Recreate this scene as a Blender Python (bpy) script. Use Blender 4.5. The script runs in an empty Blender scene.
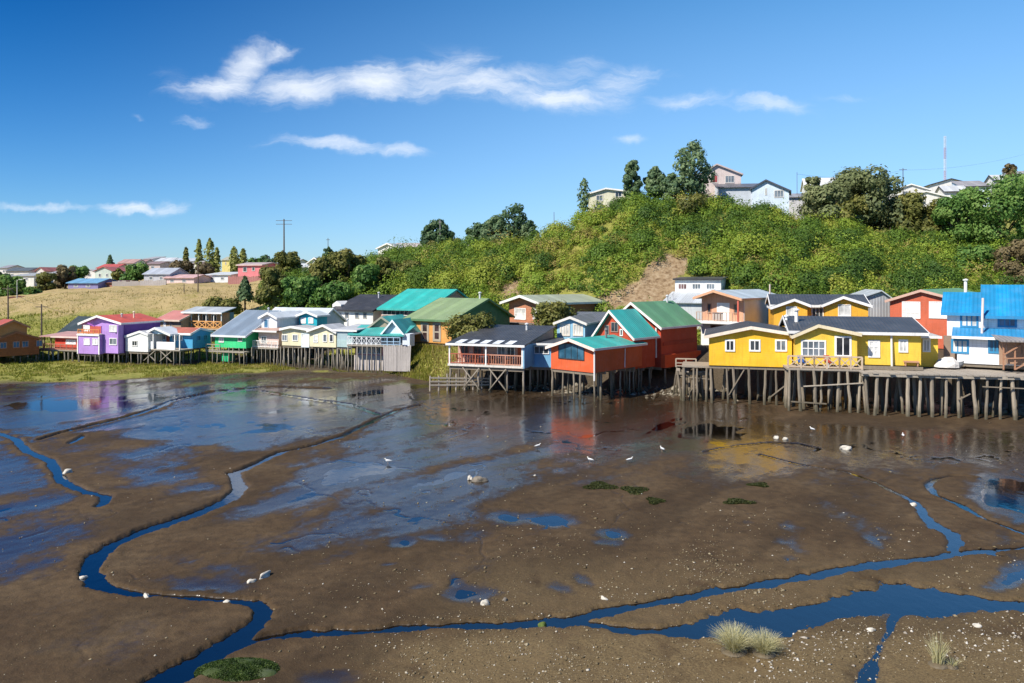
import bpy, bmesh, math, random
import numpy as np
from mathutils import Vector, Matrix

random.seed(11)
RNG = np.random.default_rng(5)
C = bpy.context.scene.collection
F, HZ, CH = 760.0, 280.0, 11.0          # focal length in pixels, horizon row, eye height
R = math.radians

def P(px, py, Y):
    return Vector(((px - 512) / F * Y, Y, CH - (py - HZ) / F * Y))
def ground_depth(py, z=0.0):
    return F * (CH - z) / (py - HZ)
def on_mud(px, py):
    Y = ground_depth(py)
    return ((px - 512) / F * Y, Y)

# ------------------------------------------------------------------ tagging
def tag(o, label=None, cat=None, group=None, kind=None):
    if label: o['label'] = label
    if cat: o['category'] = cat
    if group: o['group'] = group
    if kind: o['kind'] = kind
    return o
def empty(name, M):
    o = bpy.data.objects.new(name, None)
    o.empty_display_size = .3
    C.objects.link(o)
    o.matrix_world = M
    return o

# ------------------------------------------------------------------ node materials
MATS = {}
class NT:
    def __init__(s, name):
        s.m = bpy.data.materials.new(name); s.m.use_nodes = True
        s.t = s.m.node_tree; s.t.nodes.clear()
        s.out = s.n('ShaderNodeOutputMaterial')
    def n(s, typ, **kw):
        x = s.t.nodes.new(typ)
        for k, v in kw.items():
            if k.startswith('i_'):
                x.inputs[k[2:].replace('_', ' ')].default_value = v
            else: setattr(x, k, v)
        return x
    def l(s, a, b): s.t.links.new(a, b)
    def val(s, sock, v):
        if hasattr(v, 'links') or hasattr(v, 'is_output'): s.l(v, sock)
        else: sock.default_value = v
    def math(s, op, a, b=0.0, clamp=False):
        x = s.n('ShaderNodeMath', operation=op, use_clamp=clamp)
        s.val(x.inputs[0], a); s.val(x.inputs[1], b)
        return x.outputs[0]
    def noise(s, vec, scale, detail=3.0, rough=.5, dist=0.0):
        x = s.n('ShaderNodeTexNoise'); s.l(vec, x.inputs['Vector'])
        x.inputs['Scale'].default_value = scale; x.inputs['Detail'].default_value = detail
        x.inputs['Roughness'].default_value = rough; x.inputs['Distortion'].default_value = dist
        return x.outputs['Fac']
    def ramp(s, fac, stops):
        x = s.n('ShaderNodeValToRGB'); s.l(fac, x.inputs[0])
        e = x.color_ramp.elements
        while len(e) < len(stops): e.new(.5)
        for i, (p, c) in enumerate(stops):
            e[i].position = p; e[i].color = (*c, 1)
        return x.outputs[0]
    def mix(s, fac, a, b, mode='MIX'):
        x = s.n('ShaderNodeMix', data_type='RGBA', blend_type=mode)
        s.val(x.inputs[0], fac)
        for k, v in ((6, a), (7, b)):
            if isinstance(v, tuple): x.inputs[k].default_value = (*v, 1)
            else: s.l(v, x.inputs[k])
        return x.outputs[2]
    def mr(s, v, a, b, c, d, smooth=False):
        x = s.n('ShaderNodeMapRange', interpolation_type='SMOOTHSTEP' if smooth else 'LINEAR')
        s.l(v, x.inputs[0])
        for i, q in enumerate((a, b, c, d)): x.inputs[i + 1].default_value = q
        return x.outputs[0]
    def obj(s): return s.n('ShaderNodeTexCoord').outputs['Object']
    def geo(s): return s.n('ShaderNodeNewGeometry').outputs['Position']
    def bsdf(s, color, rough=.6, spec=.5, bump=None, strength=.3, dist=.02, metal=0.0):
        b = s.n('ShaderNodeBsdfPrincipled')
        if isinstance(color, tuple): b.inputs['Base Color'].default_value = (*color, 1)
        else: s.l(color, b.inputs['Base Color'])
        s.val(b.inputs['Roughness'], rough)
        b.inputs['Specular IOR Level'].default_value = spec
        b.inputs['Metallic'].default_value = metal
        if bump is not None:
            k = s.n('ShaderNodeBump'); k.inputs['Strength'].default_value = strength; k.inputs['Distance'].default_value = dist
            s.l(bump, k.inputs['Height']); s.l(k.outputs[0], b.inputs['Normal'])
        s.l(b.outputs[0], s.out.inputs[0])
        return b

def mat(kind, col, rough=None):
    """painted or bare surfaces: board_h, board_v, shingle, metal_x, metal_y, plain, wood"""
    key = (kind, col, rough)
    if key in MATS: return MATS[key]
    s = NT(kind + '_%d' % len(MATS))
    o = s.obj()
    sep = s.n('ShaderNodeSeparateXYZ'); s.l(o, sep.inputs[0])
    big = s.noise(o, .55, 4, .6)
    mp = s.n('ShaderNodeMapping'); s.l(o, mp.inputs[0]); mp.inputs['Scale'].default_value = (5, 5, .45)
    streak = s.noise(mp.outputs[0], 1.3, 4, .65)
    dark = tuple(c * .66 for c in col); lite = tuple(min(1, c * 1.12 + .012) for c in col)
    c = s.mix(s.mr(big, .3, .7, 0, 1), tuple(x * .86 for x in col), lite)
    grime = tuple(.5 * x + .5 * y for x, y in zip(dark, (.09, .075, .055)))
    c = s.mix(s.mr(streak, .5, .74, 0, .36), c, grime)
    fade = s.noise(o, 1.7, 5, .7)
    c = s.mix(s.mr(fade, .52, .7, 0, .4), c, tuple(min(1, .8 * x + .07) for x in col))
    bump = None; rg = .62; stren = .5; dist = .02
    if kind == 'board_h':
        f = s.math('FRACT', s.math('MULTIPLY', sep.outputs[2], 1 / .19)); bump = f; dist = .03
        line = s.mr(f, 0, .16, .5, 0)
        c = s.mix(line, c, dark)
    elif kind == 'board_v':
        xy = s.math('ADD', sep.outputs[0], sep.outputs[1])
        f = s.math('PINGPONG', s.math('MULTIPLY', xy, 1 / .22), .5); bump = s.mr(f, 0, .12, 0, 1); dist = .025
        c = s.mix(s.mr(f, 0, .1, .5, 0), c, dark)
    elif kind == 'shingle':
        br = s.n('ShaderNodeTexBrick'); br.inputs['Scale'].default_value = 1
        cb = s.n('ShaderNodeCombineXYZ')
        s.l(s.math('ADD', sep.outputs[0], sep.outputs[1]), cb.inputs[0]); s.l(sep.outputs[2], cb.inputs[1]); s.l(cb.outputs[0], br.inputs[0])
        br.inputs['Brick Width'].default_value = .22; br.inputs['Row Height'].default_value = .26; br.inputs['Mortar Size'].default_value = .014
        br.inputs['Color1'].default_value = (*[x * 1.1 for x in col], 1); br.inputs['Color2'].default_value = (*[x * .72 for x in col], 1); br.inputs['Mortar'].default_value = (*[x * .5 for x in col], 1)
        c = s.mix(.6, c, br.outputs[0]); bump = br.outputs['Fac']; dist = -.02
    elif kind in ('metal_x', 'metal_y'):
        ax = sep.outputs[0 if kind == 'metal_x' else 1]
        f = s.math('SINE', s.math('MULTIPLY', ax, 2 * math.pi / .3)); bump = f; dist = .03; stren = .6; rg = .42
        sh = s.math('FRACT', s.math('MULTIPLY', ax, 1 / .9))
        c = s.mix(s.mr(sh, 0, .05, .45, 0), c, dark)
        wn = s.n('ShaderNodeTexWhiteNoise', noise_dimensions='1D'); s.l(s.math('FLOOR', s.math('MULTIPLY', ax, 1 / .9)), wn.inputs['W'])
        c = s.mix(s.mr(wn.outputs['Value'], 0, 1, 0, .55), c, tuple(.55 * x + .02 for x in col))
        c = s.mix(s.mr(s.noise(o, .8, 4, .6), .5, .75, 0, .35), c, tuple(min(1, .75 * x + .09) for x in col))
        rust = s.noise(o, 1.1, 5, .7)
        c = s.mix(s.mr(rust, .6, .8, 0, .4), c, (.16, .1, .07))
    elif kind in ('wood', 'pile'):
        mp2 = s.n('ShaderNodeMapping'); s.l(o, mp2.inputs[0]); mp2.inputs['Scale'].default_value = (9, 9, 1.2)
        g = s.noise(mp2.outputs[0], 2.2, 5, .65)
        c = s.mix(s.mr(g, .3, .75, 0, .8), c, dark); bump = g; rg = .85; dist = .02
        if kind == 'pile':            # tide mark: weed and wet mud on the lower part of the posts
            gz_ = s.n('ShaderNodeSeparateXYZ'); s.l(s.geo(), gz_.inputs[0])
            lv = s.math('ADD', gz_.outputs[2], s.math('MULTIPLY', s.math('SUBTRACT', s.noise(s.geo(), 2.5, 3), .5), 1.1))
            c = s.mix(s.mr(lv, .25, 1.25, .8, 0), c, (.055, .05, .028))
    else:
        bump = big; dist = .01
    b = s.bsdf(c, rg if rough is None else rough, .25, bump, stren, dist)
    MATS[key] = s.m
    return s.m

def glass(col=(.02, .025, .03), rough=.08):
    key = ('glass', col, rough)
    if key in MATS: return MATS[key]
    s = NT('pane_%d' % len(MATS)); o = s.obj()
    n = s.noise(o, .9, 2)
    c = s.mix(s.mr(n, .4, .6, 0, 1), col, tuple(min(1, x * 1.7 + .02) for x in col))
    s.bsdf(c, rough, .6); MATS[key] = s.m
    return s.m

# ------------------------------------------------------------------ mesh builder
class MB:
    def __init__(s): s.v = []; s.f = []
    def prism(s, poly, plane, d0, d1):
        n = len(poly); b = len(s.v)
        for d in (d0, d1):
            for p, q in poly:
                s.v.append({'xz': (p, d, q), 'yz': (d, p, q), 'xy': (p, q, d)}[plane])
        s.f.append(tuple(b + i for i in range(n))); s.f.append(tuple(b + n + i for i in reversed(range(n))))
        for i in range(n):
            j = (i + 1) % n
            s.f.append((b + i, b + n + i, b + n + j, b + j))
        return s
    def box(s, x0, x1, y0, y1, z0, z1):
        return s.prism([(x0, z0), (x1, z0), (x1, z1), (x0, z1)], 'xz', y0, y1)
    def tube(s, pts, rad, n=7, cap=True):
        pts = [Vector(p) for p in pts]; b0 = len(s.v)
        for i, p in enumerate(pts):
            d = (pts[min(i + 1, len(pts) - 1)] - pts[max(i - 1, 0)]).normalized()
            u = d.orthogonal().normalized() if abs(d.z) < .95 else Vector((1, 0, 0)); u = (u - d * u.dot(d)).normalized(); w = d.cross(u)
            r = rad[i] if isinstance(rad, (list, tuple)) else rad
            for k in range(n):
                a = 2 * math.pi * k / n
                s.v.append(tuple(p + (u * math.cos(a) + w * math.sin(a)) * r))
        for i in range(len(pts) - 1):
            for k in range(n):
                a = b0 + i * n; k2 = (k + 1) % n
                s.f.append((a + k, a + k2, a + n + k2, a + n + k))
        if cap:
            s.f.append(tuple(b0 + k for k in reversed(range(n)))); e = b0 + (len(pts) - 1) * n
            s.f.append(tuple(e + k for k in range(n)))
        return s
    def beam(s, p, q, w, h=None):
        p, q = Vector(p), Vector(q); d = (q - p).normalized(); h = h or w
        u = d.cross(Vector((0, 0, 1)));
        u = Vector((1, 0, 0)) if u.length < .05 else u.normalized()
        t = u.cross(d); b = len(s.v)
        for c in (p, q):
            for a, e in ((-1, -1), (1, -1), (1, 1), (-1, 1)):
                s.v.append(tuple(c + u * a * w / 2 + t * e * h / 2))
        for i in range(4):
            j = (i + 1) % 4; s.f.append((b + i, b + j, b + 4 + j, b + 4 + i))
        s.f.append((b + 3, b + 2, b + 1, b)); s.f.append((b + 4, b + 5, b + 6, b + 7))
        return s
    def build(s, name, material, parent=None, M=None, smooth=False):
        me = bpy.data.meshes.new(name)
        vs = s.v if M is None else [tuple(M @ Vector(v)) for v in s.v]
        me.from_pydata(vs, [], s.f)
        bm = bmesh.new(); bm.from_mesh(me); bmesh.ops.recalc_face_normals(bm, faces=bm.faces); bm.to_mesh(me); bm.free()
        me.materials.append(material)
        if smooth: me.polygons.foreach_set('use_smooth', [True] * len(me.polygons))
        o = bpy.data.objects.new(name, me); C.objects.link(o)
        if parent is not None: o.parent = parent
        return o

def fast_mesh(name, verts, quads, material, attrs=None, smooth=False, tri=False):
    """big meshes from numpy arrays; attrs: per-point floats"""
    k = 3 if tri else 4
    me = bpy.data.meshes.new(name)
    nv, nf = len(verts), len(quads)
    me.vertices.add(nv); me.vertices.foreach_set('co', np.asarray(verts, np.float32).ravel())
    me.loops.add(nf * k); me.loops.foreach_set('vertex_index', np.asarray(quads, np.int32).ravel())
    me.polygons.add(nf)
    me.polygons.foreach_set('loop_start', np.arange(0, nf * k, k, dtype=np.int32))
    me.update(calc_edges=True); me.validate()
    for an, av in (attrs or {}).items():
        a = me.attributes.new(an, 'FLOAT', 'POINT'); a.data.foreach_set('value', np.asarray(av, np.float32))
    if smooth: me.polygons.foreach_set('use_smooth', np.ones(len(me.polygons), bool))
    me.materials.append(material)
    o = bpy.data.objects.new(name, me); C.objects.link(o)
    return o

# ------------------------------------------------------------------ numpy value noise
def vnoise(x, y, seed=0):
    xi = np.floor(x).astype(np.int64); yi = np.floor(y).astype(np.int64)
    fx = x - xi; fy = y - yi; fx = fx * fx * (3 - 2 * fx); fy = fy * fy * (3 - 2 * fy)
    def h(a, b):
        n = (a * 374761393 + b * 668265263 + seed * 974634541) & 0xffffffff
        n = ((n ^ (n >> 13)) * 1274126177) & 0xffffffff
        return ((n ^ (n >> 16)) & 0xffff) / 65535.0
    return (h(xi, yi) * (1 - fx) + h(xi + 1, yi) * fx) * (1 - fy) + (h(xi, yi + 1) * (1 - fx) + h(xi + 1, yi + 1) * fx) * fy
def fbm(x, y, o=4, seed=0, gain=.5):
    a, t, n = 1.0, 0.0, 0.0
    for i in range(o):
        t = t + a * vnoise(x, y, seed + i); n += a; a *= gain; x = x * 2.03 + 7.1; y = y * 2.03 + 3.7
    return t / n
def sstep(a, b, x):
    t = np.clip((x - a) / (b - a), 0, 1); return t * t * (3 - 2 * t)

# ------------------------------------------------------------------ terrain
def curve(tab, px, col):
    return np.interp(px, [t[0] for t in tab], [t[col] for t in tab])
SHORE = [(-700, 60), (-300, 70), (0, 78.5), (100, 81), (200, 85.5), (300, 89), (380, 87.5), (400, 85.5), (425, 81), (450, 78.5), (470, 78.5), (520, 77), (560, 75), (640, 74), (720, 73), (800, 71), (880, 68.5), (960, 67), (1024, 65), (1300, 60), (1700, 55)]
#        px, foot depth, foot z, crest depth, crest row, back depth, back row
HILL = [(-700, 118, 2.0, 160, 300, 320, 285), (-300, 118, 2.0, 160, 299, 320, 282), (0, 118, 2.0, 160, 300, 320, 280), (60, 118, 2, 160, 294.5, 320, 276), (120, 118, 2.0, 160, 291, 320, 272), (180, 118, 2.2, 160, 287.5, 320, 270),
        (240, 117, 2.4, 160, 286, 320, 271), (290, 114, 2.6, 155, 279, 300, 270), (340, 114, 2.8, 150, 270, 260, 268), (400, 113, 3, 146, 259, 240, 264), (440, 112, 3, 142, 255, 240, 264),
        (500, 108, 3.2, 140, 251, 240, 260), (530, 106, 3.2, 140, 249, 240, 258), (560, 104, 3.2, 138, 236, 240, 245), (600, 102, 3.3, 136, 219, 240, 232), (640, 100, 3.4, 135, 207, 240, 222),
        (700, 98, 3.5, 134, 210, 240, 218), (740, 96, 3.6, 133, 213, 240, 216), (800, 94, 3.7, 134, 226, 220, 208), (850, 93, 3.8, 136, 236, 205, 204), (900, 92, 3.8, 137, 243, 195, 203),
        (960, 91, 3.8, 137, 246, 195, 202), (1024, 90, 3.8, 136, 250, 195, 200), (1300, 85, 3.8, 132, 240, 190, 200), (1700, 80, 3.8, 130, 240, 190, 200)]
def terrain(X, Y):
    X = np.asarray(X, float); Y = np.asarray(Y, float)
    px = 512 + F * X / np.maximum(Y, 1)
    ys = curve(SHORE, px, 1)
    yf, zf = curve(HILL, px, 1), curve(HILL, px, 2)
    yc, pc = curve(HILL, px, 3), curve(HILL, px, 4)
    yb, pb = curve(HILL, px, 5), curve(HILL, px, 6)
    zc = CH - (pc - HZ) / F * yc; zb = CH - (pb - HZ) / F * yb
    lowlen = np.interp(px, [0, 290, 400, 430, 480, 560], [20, 10, 4, 1.5, 1.0, 1.0])
    low = np.interp(px, [0, 290, 400, 430], [.42, .3, .25, .1])
    t = Y - ys
    z = -.12 + sstep(-2, 1.0, t) * .17
    z = z + low * sstep(0, lowlen, t)
    k = np.clip((t - lowlen) / np.maximum(10, 1), 0, 1)
    mound = np.exp(-((px - 425) / 24) ** 2) * sstep(1, 8, t)
    bank = sstep(0, 1, k) * (1 - mound) + np.clip(k * 1.3 + .1, 0, 1) * mound
    z = z + (zf - .1 - low) * bank
    h = np.clip((Y - yf) / (yc - yf), 0, 1.0)
    z = z + (zc - zf) * (1 - (1 - h) ** 1.55) * sstep(0, .15, h)
    g = np.clip((Y - yc) / (yb - yc), 0, 1)
    z = z + (zb - zc) * g
    n = (fbm(X * .11, Y * .11, 4, 3) - .5)
    z = z + n * 1.6 * sstep(8, 40, t) + (fbm(X * .7, Y * .7, 3, 9) - .5) * .25 * sstep(.5, 4, t)
    return z
def tz(X, Y):
    return float(terrain(np.array([X]), np.array([Y]))[0])

# ------------------------------------------------------------------ the mud flat, its creeks and pools
# creeks: (pixel polyline on the mud, half width in metres, depth, levee)
CREEKS = [
 ([(420, 405), (395, 412), (360, 428), (339, 438), (310, 447), (282, 453), (255, 466), (234, 474), (240, 489), (229, 500), (205, 510), (179, 520), (155, 528), (133, 537), (112, 546), (98, 557), (89, 572), (97, 584), (115, 591), (140, 595), (186, 598), (232, 601), (256, 605), (263, 612), (257, 622), (244, 634), (225, 648), (205, 660), (180, 674), (150, 690), (110, 715)], [.28, .28, .3, .34, .34, .36, .4, .42, .5, .5, .52, .55, .55, .55, .55, .55, .55, .5, .42, .34, .3, .32, .38, .45, .5, .62, .7, .75, .75, .8, .9], .22, 1.0),
 ([(225, 652), (245, 646), (266, 640), (299, 634), (332, 633), (370, 632), (406, 628), (445, 627), (480, 626), (510, 626), (540, 625), (565, 622), (592, 616), (632, 606), (672, 599), (711, 593), (747, 588), (780, 582), (814, 577), (842, 570), (868, 566), (892, 563), (915, 560), (949, 555), (985, 552), (1024, 549), (1080, 543)], [.5, .4, .34, .36, .36, .32, .3, .34, .38, .42, .44, .46, .44, .4, .38, .4, .42, .42, .4, .42, .44, .42, .4, .38, .3, .26, .25], .2, .6),
 ([(955, 551), (957, 542), (951, 534), (936, 527), (927, 519), (921, 511), (912, 502), (904, 498)], [.34, .42, .46, .5, .42, .36, .3, .2], .15, .6),
 ([(575, 622), (620, 630), (665, 632), (700, 630), (730, 628), (760, 625), (790, 620), (815, 615), (840, 609), (870, 604), (905, 601), (940, 601), (970, 602), (1000, 604), (1060, 607)], [.2, .3, .3, .5, .9, .95, .7, .45, .5, .9, 1.1, 1.0, .7, .4, .4], .2, .6),
 ([(975, 478), (952, 477), (936, 480), (928, 486), (935, 495), (947, 500), (959, 505), (970, 512), (982, 518), (1000, 525), (1016, 531), (1060, 548)], [.15, .2, .22, .3, .3, .28, .32, .3, .26, .26, .26, .25], .16, 1.0),
 ([(955, 551), (1000, 556)], [.2, .2], .1, .3),
 ([(40, 440), (63, 433), (92, 426), (133, 416), (160, 407), (173, 401), (213, 392), (246, 389), (280, 387), (330, 389)], [.3, .34, .34, .36, .36, .36, .36, .34, .3, .3], .3, 1.4),
 ([(-10, 430), (13, 438), (27, 451), (40, 457), (50, 463), (58, 473), (61, 483), (80, 491), (106, 497), (104, 504), (98, 508)], [.3, .4, .42, .42, .42, .4, .4, .36, .4, .36, .3], .16, .9),
 ([(70, 444), (78, 440), (84, 436)], [.3, .4, .2], .12, .6),
 ([(700, 452), (735, 446), (765, 443), (800, 444), (821, 449), (815, 452)], [.1, .12, .16, .18, .18, .1], .14, .5),
 ([(760, 455), (800, 465), (845, 472), (880, 485), (905, 498)], [.12, .15, .2, .22, .25], .12, .4),
 ([(905, 607), (890, 625), (880, 645), (872, 665), (868, 690)], [.5, .45, .5, .6, .6], .05, .1),
 ([(262, 392), (300, 398), (350, 405), (380, 415)], [.3, .3, .3, .3], .2, .8),
]
# shallow pools and wet sheets: (px, py, rx, ry, tilt, amount); amounts above about 1 stand under water
POOLS = [
 (505, 519, 16, 8, 10, 1.5), (550, 523, 34, 9, 0, 1.75), (560, 519, 24, 8, 15, 1.3), (612, 536, 16, 6, 0, 1.5), (610, 546, 18, 5, 0, 1.1), (402, 543, 10, 4, 0, 1.3), (430, 541, 14, 5, 0, .9), (390, 566, 8, 3, 0, 1.1),
 (790, 526, 14, 6, 10, 1.1), (800, 545, 18, 10, 20, 1.4), (790, 558, 14, 7, 0, 1.1), (870, 540, 18, 6, 35, 1.0), (1005, 580, 32, 9, -12, 1.35), (1040, 572, 40, 10, 0, 1.2), (415, 590, 18, 6, 5, 1.15), (470, 596, 24, 7, 0, 1.2),
 (450, 585, 12, 6, 30, .9), (565, 591, 18, 5, 10, .9), (585, 580, 14, 5, 15, .8), (340, 676, 30, 12, 0, 1.1), (1000, 497, 34, 20, 0, 1.7), (1040, 500, 40, 24, 0, 1.5), (965, 452, 60, 16, 0, 1.0), (890, 450, 100, 18, 0, .95), (930, 440, 110, 12, 0, .8), (800, 462, 70, 16, 0, .75), (740, 465, 90, 22, 0, .75), (850, 520, 60, 12, 25, .6), (880, 560, 40, 6, -8, .7),
 (60, 405, 130, 20, 0, 1.25), (150, 398, 70, 11, 0, 1.0), (300, 405, 110, 18, 0, 1.35), (250, 425, 90, 16, 0, 1.1), (200, 430, 90, 16, 0, .95), (240, 440, 70, 14, 4, .9), (160, 455, 60, 14, 0, .8), (360, 395, 70, 12, 0, 1.0), (150, 480, 60, 14, 8, .85),
 (20, 500, 70, 46, 0, .95), (-20, 560, 90, 40, 0, .85), (10, 470, 50, 24, 0, .9), (20, 425, 60, 14, 0, 1.0), (390, 440, 60, 16, -15, .75), (340, 470, 60, 16, -12, .95), (300, 500, 70, 16, -12, .85), (400, 480, 80, 20, -10, .95), (450, 450, 90, 18, 0, .85), (430, 500, 70, 20, -15, .8),
 (500, 475, 60, 14, -10, .7), (520, 430, 120, 26, 0, .74), (640, 428, 130, 30, 0, .8), (700, 430, 60, 26, 0, .85), (730, 440, 46, 26, 10, .95), (600, 455, 110, 20, 0, .75), (560, 410, 120, 12, 0, .95), (680, 408, 90, 10, 0, 1.0), (640, 440, 130, 22, 0, .85), (820, 428, 60, 7, 0, .7), (480, 410, 60, 12, 0, .85), (330, 528, 60, 16, -10, .7), (260, 545, 60, 10, -10, .65), (180, 560, 70, 10, 8, .6), (210, 585, 60, 8, 5, .8), (130, 640, 110, 24, -15, .7), (60, 600, 60, 16, -10, .7), (190, 620, 40, 8, 5, .7), (620, 480, 90, 10, -8, .6), (700, 545, 60, 8, -10, .55),
 (330, 560, 30, 6, -15, .7), (300, 580, 40, 8, -10, .55), (430, 520, 60, 12, -10, .7), (480, 540, 50, 10, 0, .5), (470, 560, 50, 10, -10, .5), (960, 540, 30, 10, 0, .5), (920, 615, 90, 10, 0, .8), (740, 500, 60, 20, 0, .3), (820, 470, 120, 20, 0, .35), (870, 500, 30, 10, 0, .4),
]
DRY = [(120, 441, 120, 6, 6, 1.0), (100, 435, 60, 5, -12, .8), (300, 440, 60, 7, -16, .7), (230, 466, 70, 6, 8, 1.0), (320, 443, 60, 6, -16, .7), (205, 500, 60, 8, -8, .6), (120, 520, 40, 30, 0, .9), (130, 610, 60, 14, 0, .7), (180, 545, 40, 14, 0, .6), (200, 395, 30, 5, -20, .6), (60, 470, 30, 10, 30, .7), (20, 462, 30, 5, 0, .5), (610, 500, 120, 16, 0, .8), (680, 520, 110, 30, 0, .8),
       (830, 500, 60, 20, 0, .5), (640, 560, 160, 20, 0, .8), (560, 650, 400, 22, 0, .9), (300, 600, 60, 30, 0, .5), (790, 432, 40, 6, -10, .7), (860, 420, 100, 6, 0, .8), (960, 425, 90, 5, 0, .9), (800, 455, 60, 8, 0, .6), (870, 585, 60, 8, -8, .8), (480, 396, 30, 3, 0, .3), (420, 470, 24, 8, -20, .4), (760, 655, 60, 14, 0, 1), (980, 640, 80, 18, 0, .8), (400, 555, 50, 8, 0, .4)]

def seg_dist(X, Y, poly, hw):
    best = np.full(X.shape, 1e9); ratio = np.full(X.shape, 1e9)
    pts = [on_mud(*p) for p in poly]
    for (a, b, ha, hb) in zip(pts[:-1], pts[1:], hw[:-1], hw[1:]):
        dx, dy = b[0] - a[0], b[1] - a[1]; L = dx * dx + dy * dy
        t = np.clip(((X - a[0]) * dx + (Y - a[1]) * dy) / L, 0, 1)
        d = np.hypot(X - a[0] - t * dx, Y - a[1] - t * dy)
        r = d / (ha + (hb - ha) * t)
        m = r < ratio
        ratio[m] = r[m]; best[m] = d[m]
    return best, ratio
def ellipse(px, py, e):
    cx, cy, rx, ry, a, s = e
    c, q = math.cos(R(-a)), math.sin(R(-a))
    x, y = px - cx, py - cy
    # tilt measured in the picture plane, y flattened by the viewing angle
    u = (x * c - y * q) / rx; v = (x * q + y * c) / ry
    return s * np.exp(-(u * u + v * v) ** 1.0 * .9)

def build_mud():
    cols = np.concatenate([np.linspace(-620, -20, 90), np.linspace(-16, 1040, 760), np.linspace(1046, 1640, 90)])
    rows = np.concatenate([np.geomspace(6, 19.5, 30), ground_depth(np.linspace(705, 374, 430))])
    SH = curve(SHORE, cols, 1) + 1.2
    NR = len(rows)
    PX = np.tile(cols, (NR, 1))
    t = (rows - rows[0]) / (rows[-1] - rows[0])
    Yg = np.tile(rows[:, None], (1, len(cols)))
    # squeeze the last stretch so that every column ends on the shore line
    lim = np.tile(SH, (NR, 1))
    far = 40.0
    Yg = np.where(Yg > far, far + (Yg - far) * (lim - far) / (rows[-1] - far), Yg)
    X = (PX - 512) / F * Yg; Y = Yg
    wx = X + (fbm(X * .35, Y * .35, 3, 21) - .5) * .9; wy = Y + (fbm(X * .35, Y * .35, 3, 31) - .5) * 1.3
    wy += (fbm(X * 1.6, Y * 1.6, 2, 33) - .5) * .3; wx += (fbm(X * 1.6, Y * 1.6, 2, 35) - .5) * .25
    px = 512 + F * wx / wy; py = HZ + F * CH / wy
    wet = np.zeros_like(X)
    for e in POOLS:
        q = ellipse(px, py, e)
        wet = np.maximum(wet, q) + .18 * np.minimum(wet, q)
    for e in DRY: wet = wet - ellipse(px, py, e) * .55
    n1 = fbm(X * .22, Y * .16, 5, 41); n2 = fbm(X * 1.1, Y * .8, 4, 51, .6); n3 = fbm(X * 4.5, Y * 4.5, 3, 61, .6)
    fl = fbm((X * .78 - Y * .62) * .55 + n1 * 1.5, (X * .62 + Y * .78) * .075, 4, 45)
    score = wet + (n1 - .5) * .8 + (n2 - .5) * .5 + (fl - .5) * 1.15 * sstep(.05, .5, wet + .15)
    z = .056 - .046 * np.clip(score, -.6, 1.6) + (n3 - .5) * .016 * (1.2 - np.clip(score, 0, 1))
    z += np.clip(.25 - score, 0, 1) * (n2 - .45) * .12
    q = np.abs(fbm(X * .26 + 3, Y * .19, 4, 141) - .5); rill = (1 - sstep(.003, .013, q)) * sstep(.42, .56, n1)
    lev = np.zeros_like(X); chan = np.zeros_like(X); marg = np.zeros_like(X)
    for poly, hw, dep, le in CREEKS:
        d, r = seg_dist(wx * .35 + X * .65, wy * .35 + Y * .65, poly, [q_ * (.82 if max(hw) > 1 else .56) for q_ in hw])
        r = r * (1 + (n2 - .5) * 1.0 + (n3 - .5) * .5)
        lev = np.maximum(lev, le * np.exp(-((r - 2.0) / 1.5) ** 2))
        marg = np.maximum(marg, np.exp(-np.clip(r - 1.1, 0, 9) / 1.1))
        c = 1 - sstep(.1, 1.75, r)
        chan = np.maximum(chan, c * dep)
    z = z + lev * .045 * (.4 + n1 + .3 * n2)
    cm = np.clip(chan / .12, 0, 1)
    z = z * (1 - cm) + np.minimum(z, -.01) * cm - chan
    z = z - rill * .035
    # shore edge rises into the bank
    zt = terrain(X, Y)
    tt = Y - lim
    k = sstep(-4, -.4, tt)
    shore = np.maximum(z, zt) * .5 + zt * .5
    z = z * (1 - k) + np.where(tt > -.02, zt, shore) * k
    pr = HZ + F * CH / Y
    base = score + .30 * sstep(470, 410, pr) + .17 * sstep(560, 470, pr) + (fl - .5) * .5 + .12 * sstep(620, 520, pr) * sstep(420, 200, PX) - lev * .55 + (n3 - .5) * .6 + (n2 - .5) * .4
    damp = np.maximum(sstep(-.2, 1.15, base), np.clip(1 - z / .012, 0, 1) * .85)
    damp = np.maximum(damp, np.maximum(marg * (.42 + .45 * n2) * (1 - .55 * sstep(535, 575, pr)), rill * .6))
    algae = sstep(.57, .66, fbm(X * .3, Y * .3, 4, 71)) * sstep(.3, .6, n2) * sstep(430, 380, HZ + F * CH / Y) * sstep(520, 330, PX)
    ppy = HZ + F * CH / Y
    gravel = np.clip(sstep(632, 655, ppy) * sstep(320, 470, PX) + .5 * sstep(540, 590, ppy) * sstep(380, 520, PX), 0, 1) * sstep(.25, .6, n2 + .15) * np.clip(1.2 - damp, 0, 1)
    global MUDZ; MUDZ = (cols, rows, z)
    nr, nc = X.shape
    idx = np.arange(nr * nc).reshape(nr, nc)
    q = np.stack([idx[:-1, :-1], idx[:-1, 1:], idx[1:, 1:], idx[1:, :-1]], -1).reshape(-1, 4)
    o = fast_mesh('mud_flat', np.stack([X, Y, z], -1).reshape(-1, 3), q, mud_mat(), {'damp': damp.ravel(), 'algae': algae.ravel(), 'gravel': gravel.ravel(), 'streak': fl.ravel()}, smooth=True)
    tag(o, kind='structure')
    # terrain from the shore line up
    extra = np.concatenate([np.linspace(0, 40, 60)[0:], np.linspace(41, 110, 70), np.geomspace(114, 900, 24)])
    Yt = lim[0][None, :] + extra[:, None]; Xt = (PX[0] - 512)[None, :] / F * Yt
    zt = terrain(Xt, Yt); zt[0] = z[-1]
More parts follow.
